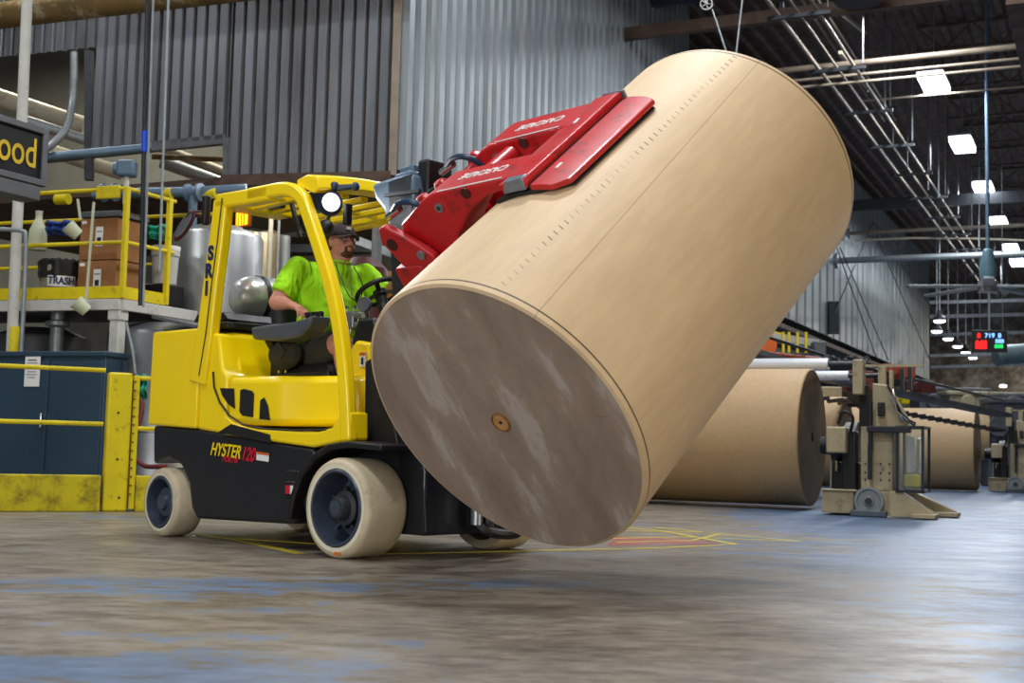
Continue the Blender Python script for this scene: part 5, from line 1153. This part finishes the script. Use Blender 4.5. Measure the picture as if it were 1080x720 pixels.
# ================================================================== THE DRIVER
def remesh(mb, name, m_, parent, voxel, smooth=6, disp=0):
    o = mb.build('tmp', m_, parent); md = o.modifiers.new('r', 'REMESH'); md.mode = 'VOXEL'; md.voxel_size = voxel; md.use_smooth_shade = True
    sm = o.modifiers.new('s', 'SMOOTH'); sm.factor = .6; sm.iterations = smooth
    if disp:
        tx = bpy.data.textures.new('folds', 'CLOUDS'); tx.noise_scale = .09; tx.noise_depth = 2
        dd = o.modifiers.new('d', 'DISPLACE'); dd.texture = tx; dd.strength = disp; dd.mid_level = .5
    dg = bpy.context.evaluated_depsgraph_get(); me = bpy.data.meshes.new_from_object(o.evaluated_get(dg)); me.name = name
    bpy.data.objects.remove(o); n_ = bpy.data.objects.new(name, me); COL.objects.link(n_)
    me.materials.clear(); me.materials.append(M[m_] if isinstance(m_, str) else m_)
    me.polygons.foreach_set('use_smooth', [True]*len(me.polygons)); n_.parent = parent; WM[n_.name] = WM[parent.name]; return n_
PB = Matrix.Translation((-1.0, 0, 1.13)); PMx = TM @ PB
man = thing('person', PMx.translation, 'person in a neon yellow-green shirt, dark cap and shorts driving the lift truck', 'person', mtx=PMx)
b = MB(TM)
HC = V((-.89, .0, 1.955)); HR = Matrix.Rotation(math.radians(-4), 3, 'Y') @ Matrix.Rotation(math.radians(-6), 3, 'Z')
def H(x, y, z): return HC + HR @ V((x, y, z))
# head
b.sph(H(-.01, 0, .02), (.098, .080, .105), 28, HR)
b.sph(H(.022, 0, -.045), (.070, .062, .075), 24, HR)
b.sph(H(.045, 0, -.085), (.040, .040, .032), 20, HR)
b.sph(H(.060, 0, .028), (.032, .060, .016), 16, HR)
b.capsule(H(.084, 0, .012), H(.104, 0, -.022), .011, .016)
b.sph(H(.094, .013, -.026), .011, 10); b.sph(H(.094, -.013, -.026), .011, 10)
b.sph(H(.085, 0, -.055), (.012, .024, .007), 12, HR); b.sph(H(.083, 0, -.067), (.012, .022, .008), 12, HR)
for s_ in (-1, 1):
    b.sph(H(.052, s_*.042, -.022), (.030, .024, .026), 14, HR)
    b.sph(H(-.015, s_*.081, -.005), (.018, .010, .033), 14, HR)
b.capsule((-.935, 0, 1.76), H(-.02, 0, -.06), .072, .062)
b.sph(H(.02, 0, -.115), (.045, .045, .03), 14, HR)
# torso core
b.sph((-1.0, 0, 1.62), (.13, .20, .17), 24); b.sph((-.97, 0, 1.36), (.16, .19, .2), 24); b.sph((-1.0, 0, 1.22), (.15, .18, .09), 24)
# near arm: shoulder, elbow, wrist
sN, eN, wN = V((-1.02, -.25, 1.75)), V((-1.05, -.385, 1.53)), V((-.905, -.400, 1.505))
sF, eF, wF = V((-.95, .25, 1.76)), V((-.80, .33, 1.60)), V((-.52, .17, 1.715))
for s_, e_, w_ in ((sN, eN, wN), (sF, eF, wF)):
    b.capsule(s_, e_, .070, .056); mid_ = e_.lerp(w_, .35); b.capsule(e_, mid_, .051, .050); b.capsule(mid_, w_, .050, .030)
def hand(w_, fwd_, side_, curl, thumb_side, k_=1.12):
    """palm from the wrist along fwd_, side_ points to the little finger; curl bends fingers"""
    f_ = V(fwd_).normalized(); s_ = V(side_); s_ = (s_-f_*s_.dot(f_)).normalized(); dn = f_.cross(s_)
    if dn.z > 0: dn = -dn
    R3 = Matrix((f_, s_, dn)).transposed(); b.sph(w_+f_*.05*k_, (.055*k_, .042*k_, .019*k_), 18, R3); b.capsule(w_, w_+f_*.03*k_, .029, .028)
    for k, (off, ln) in enumerate(((-.030, .072), (-.010, .080), (.011, .075), (.031, .060))):
        ln *= k_; p0 = w_+f_*.085*k_+s_*off*k_; c_ = math.radians(curl[k]); d1 = f_*math.cos(c_*.5)+dn*math.sin(c_*.5); d2 = f_*math.cos(c_*1.1)+dn*math.sin(c_*1.1); d3 = f_*math.cos(c_*1.6)+dn*math.sin(c_*1.6)
        p1 = p0+d1*ln*.45; p2 = p1+d2*ln*.32; p3 = p2+d3*ln*.24
        b.capsule(p0-f_*.03, p0, .0112, .0108, 10); b.capsule(p0, p1, .0108, .0098, 10); b.capsule(p1, p2, .0098, .0090, 10); b.capsule(p2, p3, .0085, .0075, 10)
    t0 = w_+f_*.03-s_*.028+dn*.004; t1 = t0+f_*.028-s_*.022+dn*.012; t2 = t1+f_*.028-s_*.006+dn*.012; b.capsule(t0, t1, .013, .0115, 10); b.capsule(t1, t2, .0112, .009, 10)
hand(wN, (.95, .10, -.30), (.15, -1, 0), (35, 42, 50, 58), 1, 1.18)
hand(wF, (.80, -.42, .10), (.3, .9, .25), (75, 80, 85, 90), 1)
# legs
for s_ in (-1, 1):
    hp, kn2, an = V((-1.0, s_*.11, 1.215)), V((-.63, s_*.19, 1.265)), V((-.50, s_*.19, .90))
    b.capsule(hp, kn2, .105, .072); b.capsule(kn2, V((-.585, s_*.19, 1.12)), .068, .066); b.capsule(V((-.585, s_*.19, 1.12)), an, .066, .042); b.capsule(an, V((-.33, s_*.20, .865)), .042, .034)
body = remesh(b, 'body', 'skin', man, .0062, 3)
# shirt
b = MB(TM)
b.sph((-1.0, 0, 1.62), (.175, .265, .21), 28); b.sph((-.96, 0, 1.52), (.20, .262, .20), 28); b.sph((-.945, 0, 1.42), (.215, .260, .20), 28); b.sph((-.98, 0, 1.30), (.195, .235, .10), 24)
b.sph((-1.0, -.15, 1.74), (.10, .12, .075), 18); b.sph((-.97, .15, 1.75), (.10, .12, .075), 18)
b.cyl((-.945, 0, 1.74), (-.925, 0, 1.825), .105, .083, 28)
for s_, e_ in ((sN, eN), (sF, eF)):
    q = s_.lerp(e_, .78); b.capsule(s_+V((.0, 0, .0)), s_.lerp(e_, .3), .093, .090, 20); b.cyl(s_.lerp(e_, .1), q, .092, .086, 20)
b.cyl((-.97, 0, 1.25), (-.95, 0, 1.35), .20, .215, 32)
remesh(b, 'shirt', 'shirt', man, .011, 5, .022)
m = MB(TM); m.tube(arc((-.925, 0, 1.822), .084, 0, 350, 30, V((1, 0, 0)), V((0, 1, 0))), .008, 8, True); m.build('collar', 'shirt', man)
m = MB(TM); m.tube(bez([(-.86, -.075, 1.80), (-.80, -.085, 1.72), (-.735, -.05, 1.58), (-.73, .03, 1.57), (-.775, .085, 1.68), (-.86, .08, 1.80)], 8), .0035, 6); m.build('neck_cord', 'darkpipe', man)
# shorts
b = MB(TM); b.sph((-1.0, 0, 1.22), (.185, .215, .115), 24)
for s_ in (-1, 1): b.capsule((-1.0, s_*.11, 1.215), (-.86, s_*.14, 1.235), .125, .118); b.cyl((-.90, s_*.13, 1.23), (-.685, s_*.18, 1.258), .116, .098, 24)
remesh(b, 'shorts', 'shorts', man, .010, 3, .016)
for s_ in (-1, 1):
    an = V((-.50, s_*.19, .90)); b = MB(TM); b.capsule(an+V((0, 0, -.02)), V((-.33, s_*.20, .862)), .05, .042, 16); b.capsule(an+V((-.04, 0, -.03)), an+V((0, 0, .03)), .05, .05, 16); remesh(b, 'shoe', 'black', man, .008, 3)
# cap, beard, glasses, hair
vs = []; fs = []; n1, n2 = 28, 10
m = MB(TM)
for i in range(n2+1):
    ph = PI/2*i/n2
    for j in range(n1):
        a = 2*PI*j/n1; vs.append(H(-.012+.112*math.sin(ph)*math.cos(a), .092*math.sin(ph)*math.sin(a), .030+.100*math.cos(ph)))
for i in range(n2):
    for j in range(n1): fs.append((i*n1+j, (i+1)*n1+j, (i+1)*n1+(j+1) % n1, i*n1+(j+1) % n1))
m.add(vs, fs); vs = []; fs = []
cap = m.build('cap', 'cap', man); sd = cap.modifiers.new('solid', 'SOLIDIFY'); sd.thickness = .005
m = MB(TM)
for i in range(7):
    for j in range(13):
        u = (j/12-.5)*2; r_ = i/6; x = .085*math.sqrt(max(0, 1-(u*.82)**2))+.072*r_*math.cos(u*1.15); vs.append(H(x, u*.078, .036-.012*r_-.022*u*u))
for i in range(6):
    for j in range(12): a = i*13+j; fs.append((a, a+1, a+14, a+13))
m.add(vs, fs); br_ = m.build('cap_brim', 'cap', cap); sd = br_.modifiers.new('solid', 'SOLIDIFY'); sd.thickness = .004
MB(TM).box(H(.096, -.012, .075), (.006, .035, .018), HR).build('cap_badge', 'label', cap); MB(TM).sph(H(-.012, 0, .131), .007, 8).build('cap_button', 'cap', cap)
b = MB(TM); b.sph(H(.050, 0, -.090), (.042, .045, .030), 20, HR); b.sph(H(.076, .026, -.064), (.016, .010, .026), 12, HR); b.sph(H(.076, -.026, -.064), (.016, .010, .026), 12, HR); b.sph(H(.088, 0, -.046), (.010, .026, .006), 12, HR); remesh(b, 'beard', 'beard', man, .004, 1)
b = MB(TM); b.sph(H(-.045, 0, -.01), (.070, .083, .055), 20, HR); remesh(b, 'hair', 'beard', man, .006, 2)
m = MB(TM)
for s_ in (-1, 1):
    c_ = H(.088, s_*.032, .006); m.tube([c_+HR @ V((-.006*abs(math.cos(a))*(1 if s_*math.cos(a) > 0 else 0), .026*math.cos(a), .017*math.sin(a))) for a in [2*PI*k/20 for k in range(20)]], .0018, 6, True)
    m.tube([H(.082, s_*.058, .010), H(.03, s_*.084, .012), H(-.02, s_*.086, .004)], .002, 6)
m.tube([H(.092, -.008, .010), H(.094, 0, .013), H(.092, .008, .010)], .002, 6); gl = m.build('glasses', 'black', man)
for s_ in (-1, 1):
    MB(TM).sph(H(.068, s_*.030, .008), (.013, .014, .012), 14, HR).build('eye', 'label', man)
    MB(TM).sph(H(.0795, s_*.030, .008), (.0035, .006, .006), 10, HR).build('iris', 'hub', man)
